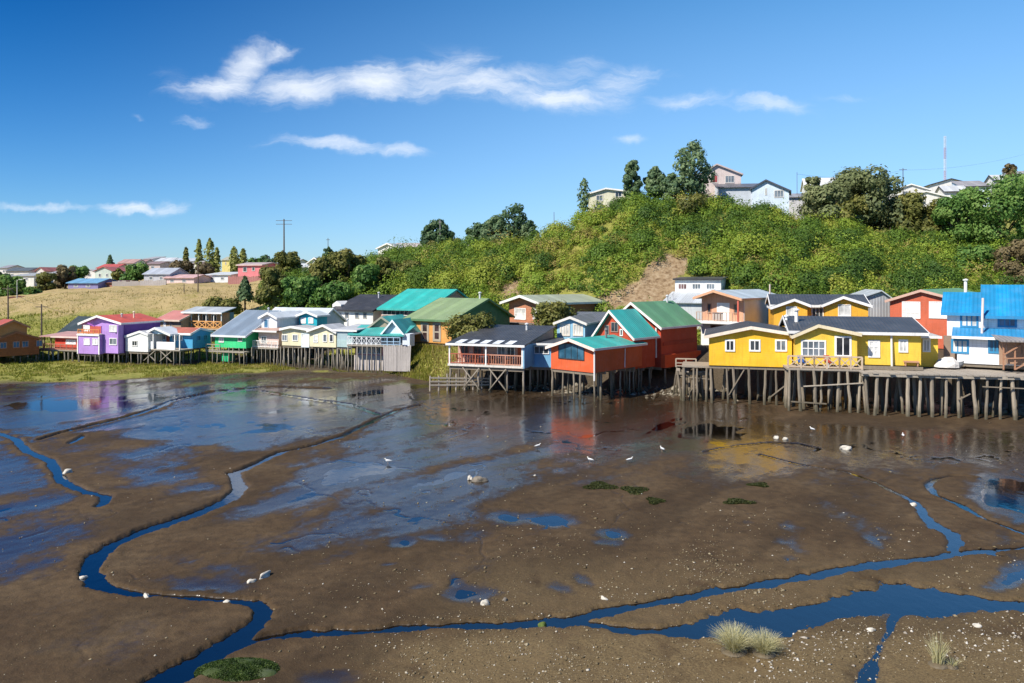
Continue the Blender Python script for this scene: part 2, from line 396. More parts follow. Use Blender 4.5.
    idx = np.arange(zt.size).reshape(zt.shape)
    q = np.stack([idx[:-1, :-1], idx[:-1, 1:], idx[1:, 1:], idx[1:, :-1]], -1).reshape(-1, 4)
    ppx = 512 + F * Xt / Yt; ppy = HZ - F * (zt - CH) / Yt
    soil = soil_mask(ppx + (fbm(Xt * .3, Yt * .3, 3, 5) - .5) * 26, ppy + (fbm(Xt * .3, Yt * .3, 3, 6) - .5) * 18)
    dry = sstep(319, 309, ppy + (fbm(Xt * .2, Yt * .08, 3, 8) - .5) * 12) * sstep(330, 260, ppx)
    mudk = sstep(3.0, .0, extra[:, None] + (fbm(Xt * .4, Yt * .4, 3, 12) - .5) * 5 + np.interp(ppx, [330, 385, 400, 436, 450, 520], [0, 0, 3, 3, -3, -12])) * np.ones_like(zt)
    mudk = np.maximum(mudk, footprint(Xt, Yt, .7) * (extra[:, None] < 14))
    hi = sstep(40, 48, extra[:, None]) * np.ones_like(zt)
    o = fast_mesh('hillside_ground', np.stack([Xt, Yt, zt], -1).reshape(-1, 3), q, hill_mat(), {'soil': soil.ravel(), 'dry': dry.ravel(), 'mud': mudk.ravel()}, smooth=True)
    tag(o, kind='structure')
    # one wide base under everything, out to the horizon
    b = MB().box(-4000, 4000, -400, 6000, -1.6, -1.2).build('ground', mat('plain', (.07, .06, .04)))
    tag(b, kind='structure')
    w = fast_mesh('water', np.array([(-190, 3, 0), (190, 3, 0), (190, 99, 0), (-190, 99, 0)], float), np.array([[0, 1, 2, 3]]), water_mat())
    tag(w, kind='structure')
    return

FOOT = []
def footprint(X, Y, grow=.5, deep=99):
    m = np.zeros(np.shape(X), bool)
    for O, a, b, w, L in FOOT:
        x = (X - O.x) * a.x + (Y - O.y) * a.y; y = (X - O.x) * b.x + (Y - O.y) * b.y
        m |= (x > -grow) & (x < w + grow) & (y > -grow * 1.6) & (y < L + grow)
    return m
def in_poly(px, py, poly):
    c = np.zeros(px.shape, bool); n = len(poly)
    for i in range(n):
        (x1, y1), (x2, y2) = poly[i], poly[(i + 1) % n]
        if y1 == y2: continue
        k = ((y1 > py) != (y2 > py)) & (px < (x2 - x1) * (py - y1) / (y2 - y1) + x1)
        c ^= k
    return c
SLIDES = [[(596, 310), (612, 288), (636, 276), (648, 263), (668, 254), (692, 256), (696, 266), (680, 277), (672, 310)], [(486, 306), (495, 292), (520, 280), (528, 268), (533, 272), (524, 292), (512, 306)], [(776, 214), (812, 224), (834, 229), (826, 234), (800, 226), (780, 219)]]
def soil_mask(px, py):
    m = np.zeros(px.shape)
    for s in SLIDES: m = np.maximum(m, in_poly(px, py, s).astype(float))
    return m

def mud_mat():
    s = NT('mud'); g = s.geo()
    damp = s.n('ShaderNodeAttribute', attribute_name='damp').outputs['Fac']
    alg = s.n('ShaderNodeAttribute', attribute_name='algae').outputs['Fac']
    n1 = s.noise(g, .35, 5, .6); n2 = s.noise(g, 2.2, 6, .65); n3 = s.noise(g, 14, 4, .7); n4 = s.noise(g, 45, 2, .6)
    c = s.ramp(n1, [(.28, (.050, .0295, .014)), (.5, (.076, .048, .0235)), (.72, (.104, .070, .037))])
    c = s.mix(s.mr(n2, .42, .68, 0, .6), c, (.024, .015, .0075))
    c = s.mix(s.mr(n3, .5, .75, 0, .75), c, (.085, .062, .033))
    c = s.mix(s.mr(n4, .68, .75, 0, .7), c, (.22, .18, .12))
    sk = s.n('ShaderNodeAttribute', attribute_name='streak').outputs['Fac']
    c = s.mix(s.mr(sk, .44, .64, 0, .45), c, (.026, .016, .0075))
    c = s.mix(s.mr(damp, .2, 1, 0, .7), c, (.018, .012, .007))
    gv = s.n('ShaderNodeAttribute', attribute_name='gravel').outputs['Fac']
    c = s.mix(s.math('MULTIPLY', gv, s.mr(n3, .3, .62, .15, 1)), c, (.155, .112, .054))
    c = s.mix(s.math('MULTIPLY', alg, .85), c, (.085, .10, .02))
    r = s.math('ADD', s.mr(damp, .25, .95, .9, .2), s.mr(n3, .3, .7, -.08, .1))
    bump = s.math('ADD', s.math('MULTIPLY', n2, .6), s.math('ADD', s.math('MULTIPLY', n3, .3), s.math('MULTIPLY', n4, .08)))
    b = s.n('ShaderNodeBsdfPrincipled')
    s.l(c, b.inputs['Base Color']); s.l(r, b.inputs['Roughness']); b.inputs['Specular IOR Level'].default_value = .5
    s.l(s.mr(damp, .55, 1.0, 0, .45), b.inputs['Coat Weight']); b.inputs['Coat Roughness'].default_value = .14
    s.l(s.mr(damp, .2, .9, .2, .36), b.inputs['Specular IOR Level'])
    k = s.n('ShaderNodeBump'); s.l(bump, k.inputs['Height']); k.inputs['Distance'].default_value = .12
    s.l(s.mr(damp, .1, 1.0, .8, .10), k.inputs['Strength']); s.l(k.outputs[0], b.inputs['Normal'])
    s.l(b.outputs[0], s.out.inputs[0])
    return s.m
def hill_mat():
    s = NT('hill_soil'); g = s.geo()
    at = {k: s.n('ShaderNodeAttribute', attribute_name=k).outputs['Fac'] for k in ('soil', 'dry', 'mud')}
    n1 = s.noise(g, .22, 5, .6); n2 = s.noise(g, 1.6, 5, .65); n3 = s.noise(g, 7, 4, .7)
    gr = s.ramp(n2, [(.3, (.12, .135, .025)), (.5, (.22, .22, .045)), (.72, (.30, .26, .09))])
    dr = s.ramp(n1, [(.3, (.31, .23, .10)), (.5, (.38, .29, .14)), (.7, (.22, .185, .065))])
    dr = s.mix(s.mr(n3, .5, .75, 0, .6), dr, (.13, .11, .04))
    c = s.mix(s.math('MULTIPLY', at['dry'], s.mr(n1, .3, .42, .35, 1)), gr, dr)
    so = s.ramp(n2, [(.3, (.11, .066, .036)), (.48, (.25, .175, .10)), (.75, (.38, .30, .20))])
    c = s.mix(at['soil'], c, so)
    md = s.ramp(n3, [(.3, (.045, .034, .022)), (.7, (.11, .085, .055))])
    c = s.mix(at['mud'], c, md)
    s.bsdf(c, .9, .2, s.math('ADD', n2, s.math('MULTIPLY', n3, .5)), .7, .25)
    return s.m
def water_mat():
    s = NT('creek_water'); g = s.geo()
    mp = s.n('ShaderNodeMapping'); s.l(g, mp.inputs[0]); mp.inputs['Scale'].default_value = (1, .6, 1)
    n = s.math('ADD', s.noise(mp.outputs[0], 2.2, 3, .5), s.math('MULTIPLY', s.noise(mp.outputs[0], 9, 2, .5), .15))
    k = s.n('ShaderNodeBump'); s.l(n, k.inputs['Height']); k.inputs['Strength'].default_value = .10; k.inputs['Distance'].default_value = .06
    gl = s.n('ShaderNodeBsdfGlossy'); gl.inputs['Roughness'].default_value = .06; gl.inputs['Color'].default_value = (.92, .95, 1, 1); s.l(k.outputs[0], gl.inputs['Normal'])
    tr = s.n('ShaderNodeBsdfTransparent'); tr.inputs['Color'].default_value = (.38, .45, .5, 1)
    fr = s.n('ShaderNodeFresnel'); fr.inputs['IOR'].default_value = 2.3; s.l(k.outputs[0], fr.inputs['Normal'])
    mx = s.n('ShaderNodeMixShader'); s.l(fr.outputs[0], mx.inputs[0]); s.l(tr.outputs[0], mx.inputs[1]); s.l(gl.outputs[0], mx.inputs[2])
    s.l(mx.outputs[0], s.out.inputs[0])
    return s.m

def mudz(X, Y):
    cols, rows, z = MUDZ
    X = np.atleast_1d(np.asarray(X, float)); Y = np.atleast_1d(np.asarray(Y, float))
    px = 512 + F * X / Y; lim = curve(SHORE, px, 1) + 1.2
    Yo = np.where(Y > 40, 40 + (Y - 40) * (rows[-1] - 40) / (lim - 40), Y)
    ci = np.clip(np.searchsorted(cols, px) - 1, 0, len(cols) - 2); ri = np.clip(np.searchsorted(rows, Yo) - 1, 0, len(rows) - 2)
    fc = np.clip((px - cols[ci]) / (cols[ci + 1] - cols[ci]), 0, 1); fr = np.clip((Yo - rows[ri]) / (rows[ri + 1] - rows[ri]), 0, 1)
    return (z[ri, ci] * (1 - fc) + z[ri, ci + 1] * fc) * (1 - fr) + (z[ri + 1, ci] * (1 - fc) + z[ri + 1, ci + 1] * fc) * fr
# ------------------------------------------------------------------ houses
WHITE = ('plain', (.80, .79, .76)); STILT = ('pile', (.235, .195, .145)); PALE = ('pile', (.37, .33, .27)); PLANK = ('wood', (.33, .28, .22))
DARK = ('plain', (.03, .03, .035))
def mt(k): return mat(*k) if isinstance(k, tuple) else k

class House:
    """front-right corner at pixel (pr, pf) and depth Y; th turns the front towards the left"""
    def __init__(s, name, label, cat, pr, Y, pf, th, pl=None, w=None, pb=None, L=8.0, host=None, group=None):
        a = Vector((math.cos(R(th)), -math.sin(R(th)), 0)); b = Vector((math.sin(R(th)), math.cos(R(th)), 0))
        p0 = P(pr, pf, Y)
        if pl is not None:
            u = (pl - 512) / F; w = (p0.x - u * p0.y) / (a.x - u * a.y)
        if pb is not None:
            u = (pb - 512) / F; L = (u * p0.y - p0.x) / (b.x - u * b.y)
        s.w, s.L, s.a, s.b, s.O, s.th = w, L, a, b, p0 - w * a, th
        s.M = Matrix.Translation(s.O) @ Matrix.Rotation(-R(th), 4, 'Z')
        if host is None:
            s.root = tag(empty(name, s.M), label, cat, group); s.rM = s.M; s.T = None
        else:
            s.root, s.rM = host.root, host.rM; s.T = host.rM.inverted() @ s.M
        s.pf = pf; s.zf = s.O.z; FOOT.append((s.O, s.a, s.b, s.w, min(s.L, 11)))
    def add(s, name, mb, m, parent=None, label=None):
        o = mb.build(name, mt(m), parent or s.root, s.T)
        if label: o['label'] = label
        return o
    # picture point -> a point on one of the walls, in the house's own frame
    def ray(s, px, py, n, q):
        d = Vector(((px - 512) / F, 1, -(py - HZ) / F)); e = Vector((0, 0, CH))
        t = (q - e).dot(n) / d.dot(n)
        return s.M.inverted() @ (e + d * t)
    def front(s, px, py, y=0.0):
        v = s.ray(px, py, s.b, s.O + s.b * y); return v.x, v.z
    def right(s, px, py):
        v = s.ray(px, py, s.a, s.O + s.a * s.w); return v.y, v.z
    def left(s, px, py):
        v = s.ray(px, py, s.a, s.O); return v.y, v.z
    def ground(s, x, y):
        v = s.M @ Vector((x, y, 0)); return tz(v.x, v.y) - s.zf
    def fz(s, py, px=None, y=0.0):
        return s.front(px if px is not None else 512 + F * (s.O + s.a * s.w).x / (s.O + s.a * s.w).y, py, y)[1]
    # -- volumes
    def gable_front(s, wall, roof, el, er, ax, az, x0=0, x1=None, y0=0, y1=None, z0=0, ov=.3, og=.35, t=.14, trim=WHITE, back_trim=False, name='wall', chim=None):
        x1 = s.w if x1 is None else x1; y1 = s.L if y1 is None else y1
        wo = s.add(name, MB().prism([(x0, z0), (x1, z0), (x1, er), (ax, az), (x0, el)], 'xz', y0, y1), wall)
        sl = (az - el) / max(ax - x0, .01); sr = (az - er) / max(x1 - ax, .01); g = .02
        pl, pr = (x0 - ov, el - ov * sl + g), (x1 + ov, er - ov * sr + g); pa = (ax, az + g)
        up = lambda p, d: (p[0], p[1] + d)
        ro = s.add('roof', MB().prism([pl, pa, pr, up(pr, t), up(pa, t), up(pl, t)], 'xz', y0 - og, y1 + og), roof)
        if trim:
            mb = MB().prism([up(pl, -.12), up(pa, -.12), up(pr, -.12), up(pr, t + .02), up(pa, t + .02), up(pl, t + .02)], 'xz', y0 - og - .06, y0 - og - .003)
            for q, sg in ((pl, -1), (pr, 1)):
                xa, xb = sorted((q[0] + sg * .003, q[0] + sg * .05)); mb.box(xa, xb, y0 - og, y1 + og, q[1] - .06, q[1] + t + .01)
            s.add('bargeboard', mb, trim, ro)
        return wo, ro
    def gable_side(s, wall, roof, ef, eb, ay, az, x0=0, x1=None, y0=0, y1=None, z0=0, ov=.4, og=.3, t=.14, trim=WHITE, name='wall', fasc=True):
        x1 = s.w if x1 is None else x1; y1 = s.L if y1 is None else y1
        wo = s.add(name, MB().prism([(y0, z0), (y1, z0), (y1, eb), (ay, az), (y0, ef)], 'yz', x0, x1), wall)
        sf = (az - ef) / max(ay - y0, .01); sb = (az - eb) / max(y1 - ay, .01); g = .02
        pf, pb, pa = (y0 - ov, ef - ov * sf + g), (y1 + ov, eb - ov * sb + g), (ay, az + g)
        up = lambda p, d: (p[0], p[1] + d)
        ro = s.add('roof', MB().prism([pf, pa, pb, up(pb, t), up(pa, t), up(pf, t)], 'yz', x0 - og, x1 + og), roof)
        if trim:
            mb = MB()
            for xa, xb in ((x1 + og + .003, x1 + og + .06), (x0 - og - .06, x0 - og - .003)):
                mb.prism([up(pf, -.1), up(pa, -.1), up(pb, -.1), up(pb, t + .02), up(pa, t + .02), up(pf, t + .02)], 'yz', xa, xb)
            mb.box(x0 - og, x1 + og, pf[0] - .06, pf[0] - .003, pf[1] - .1, pf[1] + t + .01)
            s.add('bargeboard', mb, trim, ro)
        return wo, ro
    def shed(s, wall, roof, zf, zb, x0=0, x1=None, y0=0, y1=None, z0=0, ov=.4, og=.25, t=.12, trim=WHITE, name='wall', rname='roof'):
        x1 = s.w if x1 is None else x1; y1 = s.L if y1 is None else y1
        wo = s.add(name, MB().prism([(y0, z0), (y1, z0), (y1, zb), (y0, zf)], 'yz', x0, x1), wall) if wall else None
        k = (zb - zf) / (y1 - y0); g = .02
        pf, pb = (y0 - ov, zf - ov * k + g), (y1 + .2, zb + .2 * k + g)
        ro = s.add(rname, MB().prism([pf, pb, (pb[0], pb[1] + t), (pf[0], pf[1] + t)], 'yz', x0 - og, x1 + og), roof)
        if trim: s.add('fascia', MB().box(x0 - og, x1 + og, pf[0] - .06, pf[0] - .003, pf[1] - .08, pf[1] + t + .01), trim, ro)
        return wo, ro
    # -- openings, given as picture rectangles on a wall
    def opening(s, face, u0, u1, z0, z1, nx=2, ny=1, frame=WHITE, pane=None, fw=.085, y=0.0, name='window', depth=.05):
        pane = pane or glass()
        u0, u1 = min(u0, u1), max(u0, u1); z0, z1 = min(z0, z1), max(z0, z1)
        def bx(mb, a0, a1, b0, b1, d0, d1):
            if face == 'front': mb.box(a0, a1, y - d1, y - d0, b0, b1)
            elif face == 'right': mb.box(s.w + d0, s.w + d1, a0, a1, b0, b1)
            else: mb.box(-d1, -d0, a0, a1, b0, b1)
        mb = MB()
        bx(mb, u0, u1, z0, z0 + fw, -.02, depth + .02); bx(mb, u0, u1, z1 - fw, z1, -.02, depth)
        bx(mb, u0, u0 + fw, z0 + fw, z1 - fw, -.02, depth); bx(mb, u1 - fw, u1, z0 + fw, z1 - fw, -.02, depth)
        iw, ih = (u1 - u0 - 2 * fw), (z1 - z0 - 2 * fw); m = fw * .55
        for i in range(1, nx):
            c = u0 + fw + iw * i / nx; bx(mb, c - m / 2, c + m / 2, z0 + fw, z1 - fw, -.02, depth - .006)
        for i in range(1, ny):
            c = z0 + fw + ih * i / ny; bx(mb, u0 + fw, u1 - fw, c - m / 2, c + m / 2, -.02, depth - .012)
        w = s.add(name, mb, frame)
        pm = MB(); bx(pm, u0 + fw - .01, u1 - fw + .01, z0 + fw - .01, z1 - fw + .01, -.015, .012)
        s.add('pane', pm, pane, w)
        return w
    def win(s, x0, y0, x1, y1, nx=2, ny=1, frame=WHITE, pane=None, face='front', fw=.085, y=0.0, name='window'):
        f = {'front': lambda a, b: s.front(a, b, y), 'right': s.right, 'left': s.left}[face]
        a = f(x0, y0); b = f(x1, y1)
        a2 = f(x0, y1); b2 = f(x1, y0)
        return s.opening(face, (a[0] + a2[0]) / 2, (b[0] + b2[0]) / 2, (b[1] + a2[1]) / 2, (a[1] + b2[1]) / 2, nx, ny, frame, pane, fw, y, name)
    # -- supports
    def stilt(s, x, y, top=-.15, r=.1, m=STILT, lean=.05, over=0.0):
        z0 = s.ground(x, y) - .35; j = lambda k: random.uniform(-k, k)
        r *= random.uniform(.68, 1.08); pts = []; n = 5; dx, dy = j(lean * 1.6), j(lean)
        for i in range(n + 1):
            f = i / n
            pts.append((x + dx * (1 - f) + j(.02), y + dy * (1 - f) + j(.02), z0 + (top + over - z0) * f))
        if random.random() < .3: pts[2] = tuple(q + random.uniform(-.07, .07) for q in pts[2][:2]) + (pts[2][2],)
        if isinstance(m, tuple): kq = random.choice((.7, .9, 1.0, 1.18)); m = (m[0], tuple(round(c_ * kq, 4) for c_ in m[1]))
        return s.add('stilt', MB().tube(pts, [r * (1.12 - .2 * i / n) * random.uniform(.93, 1.07) for i in range(n + 1)], 7), m)
    def stilts(s, x0, x1, ys, step=1.4, **k):
        for i, y in enumerate(ys):
            n = max(1, round((x1 - x0) / (step * .86 * (1 + .25 * min(i, 1)))))
            for q in range(n + 1):
                s.stilt(x0 + (x1 - x0) * q / n + (random.uniform(-.22, .22) * step if 0 < q < n else 0), y + random.uniform(-.06, .06), **k)
    def brace(s, a, b, w=.13, m=STILT): s.add('brace', MB().beam(a, b, w, w * .6), m)
    def deck(s, x0, x1, y0, y1, z1=0.0, t=.16, m=PLANK, name='deck'):
        mb = MB(); mb.box(x0, x1, y0, y1, z1 - t, z1)
        return s.add(name, mb, m)
    def joists(s, x0, x1, y0, y1, z=-.02, m=STILT):
        mb = MB()
        for y in np.arange(y0 + .1, y1, 1.6): mb.box(x0 + .03, x1 - .03, y, y + .16, z - .26, z)
        s.add('floor_beam', mb, m)
    def railing(s, pts, h=.95, step=1.2, style='bars', m=WHITE, z=0.0, name='railing', thick=.07):
        """pts: chain of (x, y) in the house frame"""
        mb = MB()
        for (xa, ya), (xb, yb) in zip(pts[:-1], pts[1:]):
            ln = math.hypot(xb - xa, yb - ya); n = max(1, round(ln / step))
            at = lambda f, zz: (xa + (xb - xa) * f, ya + (yb - ya) * f, z + zz)
            for i in range(n + 1):
                mb.beam(at(i / n, .0), at(i / n, h), thick * 1.2)
                if i < n:
                    if style == 'x':
                        mb.beam(at(i / n, .08), at((i + 1) / n, h - .05), thick * .8); mb.beam(at(i / n, h - .05), at((i + 1) / n, .08), thick * .8)
                    elif style == 'bars':
                        k = max(2, int(ln / n / .24))
                        for q in range(1, k): mb.beam(at((i + q / k) / n, .05), at((i + q / k) / n, h), thick * .55)
                    elif style == 'mid':
                        mb.beam(at(i / n, h * .5), at((i + 1) / n, h * .5), thick)
            mb.beam(at(0, h), at(1, h), thick * 1.1); mb.beam(at(0, .12), at(1, .12), thick)
        return s.add(name, mb, m)
    def pipe(s, pts, r=.05, m=WHITE, name='downpipe', parent=None):
        return s.add(name, MB().tube(pts, r, 7), m, parent)
    def flue(s, x, y, z0, h=.9, r=.09, m=('plain', (.55, .56, .57)), parent=None):
        o = s.add('chimney', MB().tube([(x, y, z0), (x, y, z0 + h)], r, 9), m, parent)
        s.add('cowl', MB().tube([(x, y, z0 + h + .003), (x, y, z0 + h + .1), (x, y, z0 + h + .2)], [r * 1.7, r * 1.8, r * .3], 9), m, o)
CURT = glass((.42, .42, .40), .3); DKG = glass((.02, .026, .032)); MIDG = glass((.10, .12, .14), .15); BLUG = glass((.03, .10, .18), .1); LITE = glass((.62, .62, .60), .3)
ML = lambda col, ax='y': ('metal_' + ax, col)

# --- far left: orange shingled house -------------------------------------------------
OR = ('shingle', (.33, .115, .035)); OR2 = ('board_h', (.62, .30, .08)); RED_R = (.42, .09, .055)
h = House('orange_house', 'orange two storey house with a small red roofed attic, leftmost of the stilt houses', 'house', -3, 94, 357, 40, pl=-60, pb=39)
zt = h.fz(340)
h.gable_side(OR, ML((.34, .15, .08), 'x'), zt, zt - .1, h.L * .45, zt + .8, trim=('plain', (.30, .12, .05)), og=.1, ov=.2)
h.gable_side(('board_h', (.50, .24, .08)), ML(RED_R, 'x'), h.fz(328), h.fz(328), 1.75, h.fz(321.5), x0=h.w - 3.2, x1=h.w - .05, y0=-.1, y1=3.3, z0=zt - .3, name='attic_wall', ov=.3, trim=('plain', (.42, .2, .1)))
h.opening('front', h.w - 1.0, h.w - .4, h.fz(338.5), h.fz(330), 1, 1, ('plain', (.7, .42, .2)), MIDG, y=-.1)
for y in (.3, 1.7, 2.7, 4.3): h.opening('right', y, y + .75, 1.0, 1.8, 2, 1, ('plain', (.40, .25, .2)), BLUG)
h.stilts(.2, h.w - .1, (.2, 2.6, 4.4), 1.6, r=.1); h.joists(0, h.w, 0, h.L)
# --- red cabin with the low pink roof -------------------------------------------------
h = House('red_cabin', 'low red cabin with flat pinkish roof between the orange house and the purple house', 'house', 81, 98, 350, 18, pl=55, L=6)
zz = h.fz(337.5)
h.shed(('board_h', (.66, .07, .04)), ML((.55, .30, .26)), zz, zz + .35, trim=('plain', (.7, .55, .5)))
h.win(66, 339.5, 76, 344.5, 3, 1, WHITE, LITE)
h.shed(None, ML((.52, .30, .26)), zz - .05, zz + .25, x0=-2.35, x1=-.3, y0=.3, y1=4, rname='porch_roof', trim=None)
h.deck(-2.6, h.w, -.5, 4, 0); h.add('porch_wall', MB().box(-2.5, -.02, 3.6, 3.75, 0, zz - .05), ('board_h', (.42, .12, .06)))
for x in (-2.4, -1.2): h.add('post', MB().box(x, x + .12, .35, .47, 0, zz - .05), STILT)
h.railing([(-2.5, -.4), (h.w, -.4)], .7, 1.0, 'bars', ('wood', (.45, .2, .14)))
h.stilts(-2.4, h.w - .1, (-.3, 1.6), 1.0, r=.11, m=PALE); h.joists(-2.4, h.w, -.4, 4)
# --- steep dark roofed house behind -----------------------------------------------------
h = House('steep_roof_house', 'house with a steep dark slate roof rising behind the red cabin', 'house', 92, 107, 338, 18, pl=60, L=6.5)
h.gable_side(('board_h', (.25, .09, .05)), ML((.035, .055, .06), 'x'), .7, .7, 3.2, h.fz(317.5, y=3.2), og=.1, trim=('plain', (.12, .12, .12)))
h.stilts(.2, h.w - .2, (.3,), 2.2, r=.1); h.opening('front', .5, 1.3, .1, .6)
# --- purple house ----------------------------------------------------------------------
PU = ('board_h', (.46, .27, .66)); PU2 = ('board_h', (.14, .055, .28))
h = House('purple_house', 'tall purple house with red roof and stacked white framed windows', 'house', 123, 96.5, 353, 20, pl=107, pb=160)
ze, zr = h.fz(323), h.fz(336) + 1.75
wx = -4.4
h.gable_front(PU, ML((.60, .10, .055)), ze - .25, ze - .1, -1.3, h.fz(317), x0=wx, y0=.12, trim=WHITE, z0=0.0, ov=.15, og=.5)
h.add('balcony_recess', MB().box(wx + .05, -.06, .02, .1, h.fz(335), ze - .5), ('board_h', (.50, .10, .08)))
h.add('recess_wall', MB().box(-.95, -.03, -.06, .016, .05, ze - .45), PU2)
h.add('front_wall', MB().prism([(0, 0), (h.w, 0), (h.w, ze - .25), (0, ze - .08)], 'xz', -.75, .1), PU)
h.win(109.5, 325, 117, 332, 2, 1, WHITE, LITE, y=-.75); h.win(109.5, 338, 117, 345, 2, 1, WHITE, MIDG, y=-.75)
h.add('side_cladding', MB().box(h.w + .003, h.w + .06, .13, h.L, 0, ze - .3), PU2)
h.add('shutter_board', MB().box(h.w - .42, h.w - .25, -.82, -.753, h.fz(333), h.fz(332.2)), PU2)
b = House('', '', '', 102, 96.5, 354, 20, pl=80.5, L=3.0, host=h)
zb = b.fz(335)
b.add('bay_wall', MB().box(0, b.w, -.4, 1.2, 0, zb), PU)
b.add('corner_trim', MB().box(-.06, .1, -.46, -.403, -.05, zb).box(b.w - .1, b.w + .06, -.46, -.403, -.05, zb).box(-.06, b.w + .06, -.52, -.463, zb - .12, zb + .1), WHITE)
b.win(84, 338.5, 90, 345, 2, 1, WHITE, LITE, y=-.4); b.win(92.5, 338.5, 98, 345, 2, 1, WHITE, LITE, y=-.4)
b.deck(-.05, b.w + .05, -.45, 1.2, zb + .12, .1, m=('plain', (.7, .7, .68)), name='balcony_floor')
b.railing([(.05, -.4), (b.w - .05, -.4)], .55, 1.0, 'bars', ('wood', (.72, .30, .08)), z=zb + .12)
b.opening('front', .5, 1.6, zb + .4, zb + 1.2, 2, 1, WHITE, LITE, y=.01)
b.add('bunting', MB().beam((1.6, -.3, zb + 1.5), (2.6, -.2, zb + 1.1), .16, .1), ('plain', (.36, .10, .45)))
h.flue(.8, 3.5, h.fz(317, y=3) - .3, .9, m=('plain', (.75, .66, .5))); h.flue(.1, 2.2, h.fz(317, y=3) - .2, .55)
b.stilts(.1, b.w - .1, (-.3, 0.9), 1.0, r=.07, m=PALE); h.stilts(-1, h.w - .1, (-.6, .9, 3.2), 1.0, r=.08, m=PALE); h.joists(-4, h.w, .2, h.L); b.joists(0, b.w, -.3, 1.0)
# --- white hut ---------------------------------------------------------------------------
h = House('white_hut', 'small plain white gabled hut with one square window beside the purple wall', 'house', 148, 95.5, 352, 18, pl=125.5, L=5)
h.gable_front(('board_h', (.80, .80, .78)), ML((.6, .6, .6)), h.front(126, 337)[1], h.front(144, 335)[1], h.front(140, 333)[0], h.front(140, 332)[1], ov=.06, og=.06)
h.win(132, 340.5, 137.5, 346, 2, 1, WHITE, DKG)
h.stilts(.1, h.w - .1, (.15, 2.2), 1.1, r=.075, m=PALE); h.joists(0, h.w, 0, h.L)
# --- blue cafe with white deck ---------------------------------------------------------------
BL = ('board_h', (.06, .33, .56))
h = House('blue_cafe', 'blue stilt house with white veranda and red brown roof left of the green house', 'house', 185, 95, 349.5, 20, pl=146, pb=211)
zt = h.fz(334)
h.gable_side(BL, ML((.45, .14, .09), 'x'), zt, zt, 2.6, h.fz(328.5, y=2.6), y0=1.3, trim=WHITE, og=.05)
h.gable_front(('plain', (.5, .65, .72)), ML((.62, .66, .70)), zt - .05, zt - .05, 2.0, zt + .62, x0=.35, x1=4.0, y0=-.2, y1=1.8, z0=zt - .08, name='porch_gable', ov=.5)
h.deck(-.1, h.w + .05, -.9, 1.35, .02, m=PALE)
h.add('parapet', MB().box(-.1, 2.0, -.92, -.85, 0, .95).box(2.65, h.w - .75, -.92, -.85, 0, .95), ('plain', (.80, .80, .79)))
h.add('veranda_wall', MB().box(-.02, .12, -.85, 1.27, 0, zt - .1), BL)
h.add('post', MB().box(h.w - .08, h.w + .04, -.9, -.78, 0, zt - .06).box(2.0, 2.12, -.9, -.78, 0, zt - .06).box(h.w - .85, h.w - .73, -.9, -.78, 0, zt - .06), WHITE)
h.add('door', MB().box(2.15, 2.6, 1.2, 1.27, 0, zt - .2), ('board_v', (.42, .10, .05)))
for x in (.5, 1.3, 3.1, 4.0): h.opening('front', x, x + .7, .95, zt - .25, 2, 1, WHITE, MIDG, y=1.3)
h.opening('right', 2.0, 2.7, .9, 1.6, 2, 1, ('plain', (.10, .35, .5)), BLUG); h.opening('right', 3.2, 3.9, .9, 1.6, 2, 1, ('plain', (.10, .35, .5)), BLUG)
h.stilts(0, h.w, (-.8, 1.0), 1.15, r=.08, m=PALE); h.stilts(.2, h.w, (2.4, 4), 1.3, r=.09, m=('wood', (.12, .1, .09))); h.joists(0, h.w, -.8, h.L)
for x in (.6, 3.2):
    h.brace((x, -.85, -.2), (x + 1.8, -.85, -1.5), m=PALE); h.brace((x + 1.8, -.92, -.2), (x, -.92, -1.5), m=PALE)
# --- brown lodge with the orange gallery --------------------------------------------------------
h = House('gallery_lodge', 'brown lodge with open timber gallery and orange railing above the blue house', 'house', 222, 106, 329, 22, pl=184, pb=234)
zt = h.fz(313)
h.add('wall', MB().box(0, h.w, 1.6, h.L, -2.5, zt), ('board_h', (.17, .22, .28)))
h.add('gallery_back', MB().box(.05, h.w - .05, 1.5, 1.57, 0, zt), ('board_h', (.44, .30, .17)))
h.shed(None, ML((.42, .46, .49), 'x'), zt, zt + .55, y1=h.L, ov=.3, trim=WHITE)
h.deck(-.1, h.w + .1, -.15, 1.55, 0, m=('wood', (.5, .4, .3)))
for k in range(6): h.add('post', MB().box(k * (h.w - .1) / 5, k * (h.w - .1) / 5 + .1, -.1, 0, 0, zt), WHITE)
h.railing([(0, -.1), (h.w, -.1)], 1.0, 1.35, 'x', ('wood', (.74, .38, .13)), thick=.13)
for x in (.5, 2.0, 3.6): h.opening('front', x, x + 1.0, .5, zt - .3, 2, 1, WHITE, DKG, y=1.5)
h.stilts(.1, h.w - .1, (.1,), 1.8, r=.08, m=PALE)
g = House('', '', '', 181, 106.5, 329, 22, pl=158, L=6, host=h)
g.gable_side(('board_h', (.36, .27, .19)), ML((.50, .20, .17), 'x'), g.fz(320), g.fz(320), 3, g.fz(311.5, y=3), trim=('plain', (.62, .5, .4)), og=.15, z0=-2.5)
g.opening('front', 1.0, 1.5, -.3, .9, 1, 1, WHITE, LITE); g.opening('front', 2.2, 2.7, -.3, .9, 1, 1, ('plain', (.5, .4, .3)), MIDG)
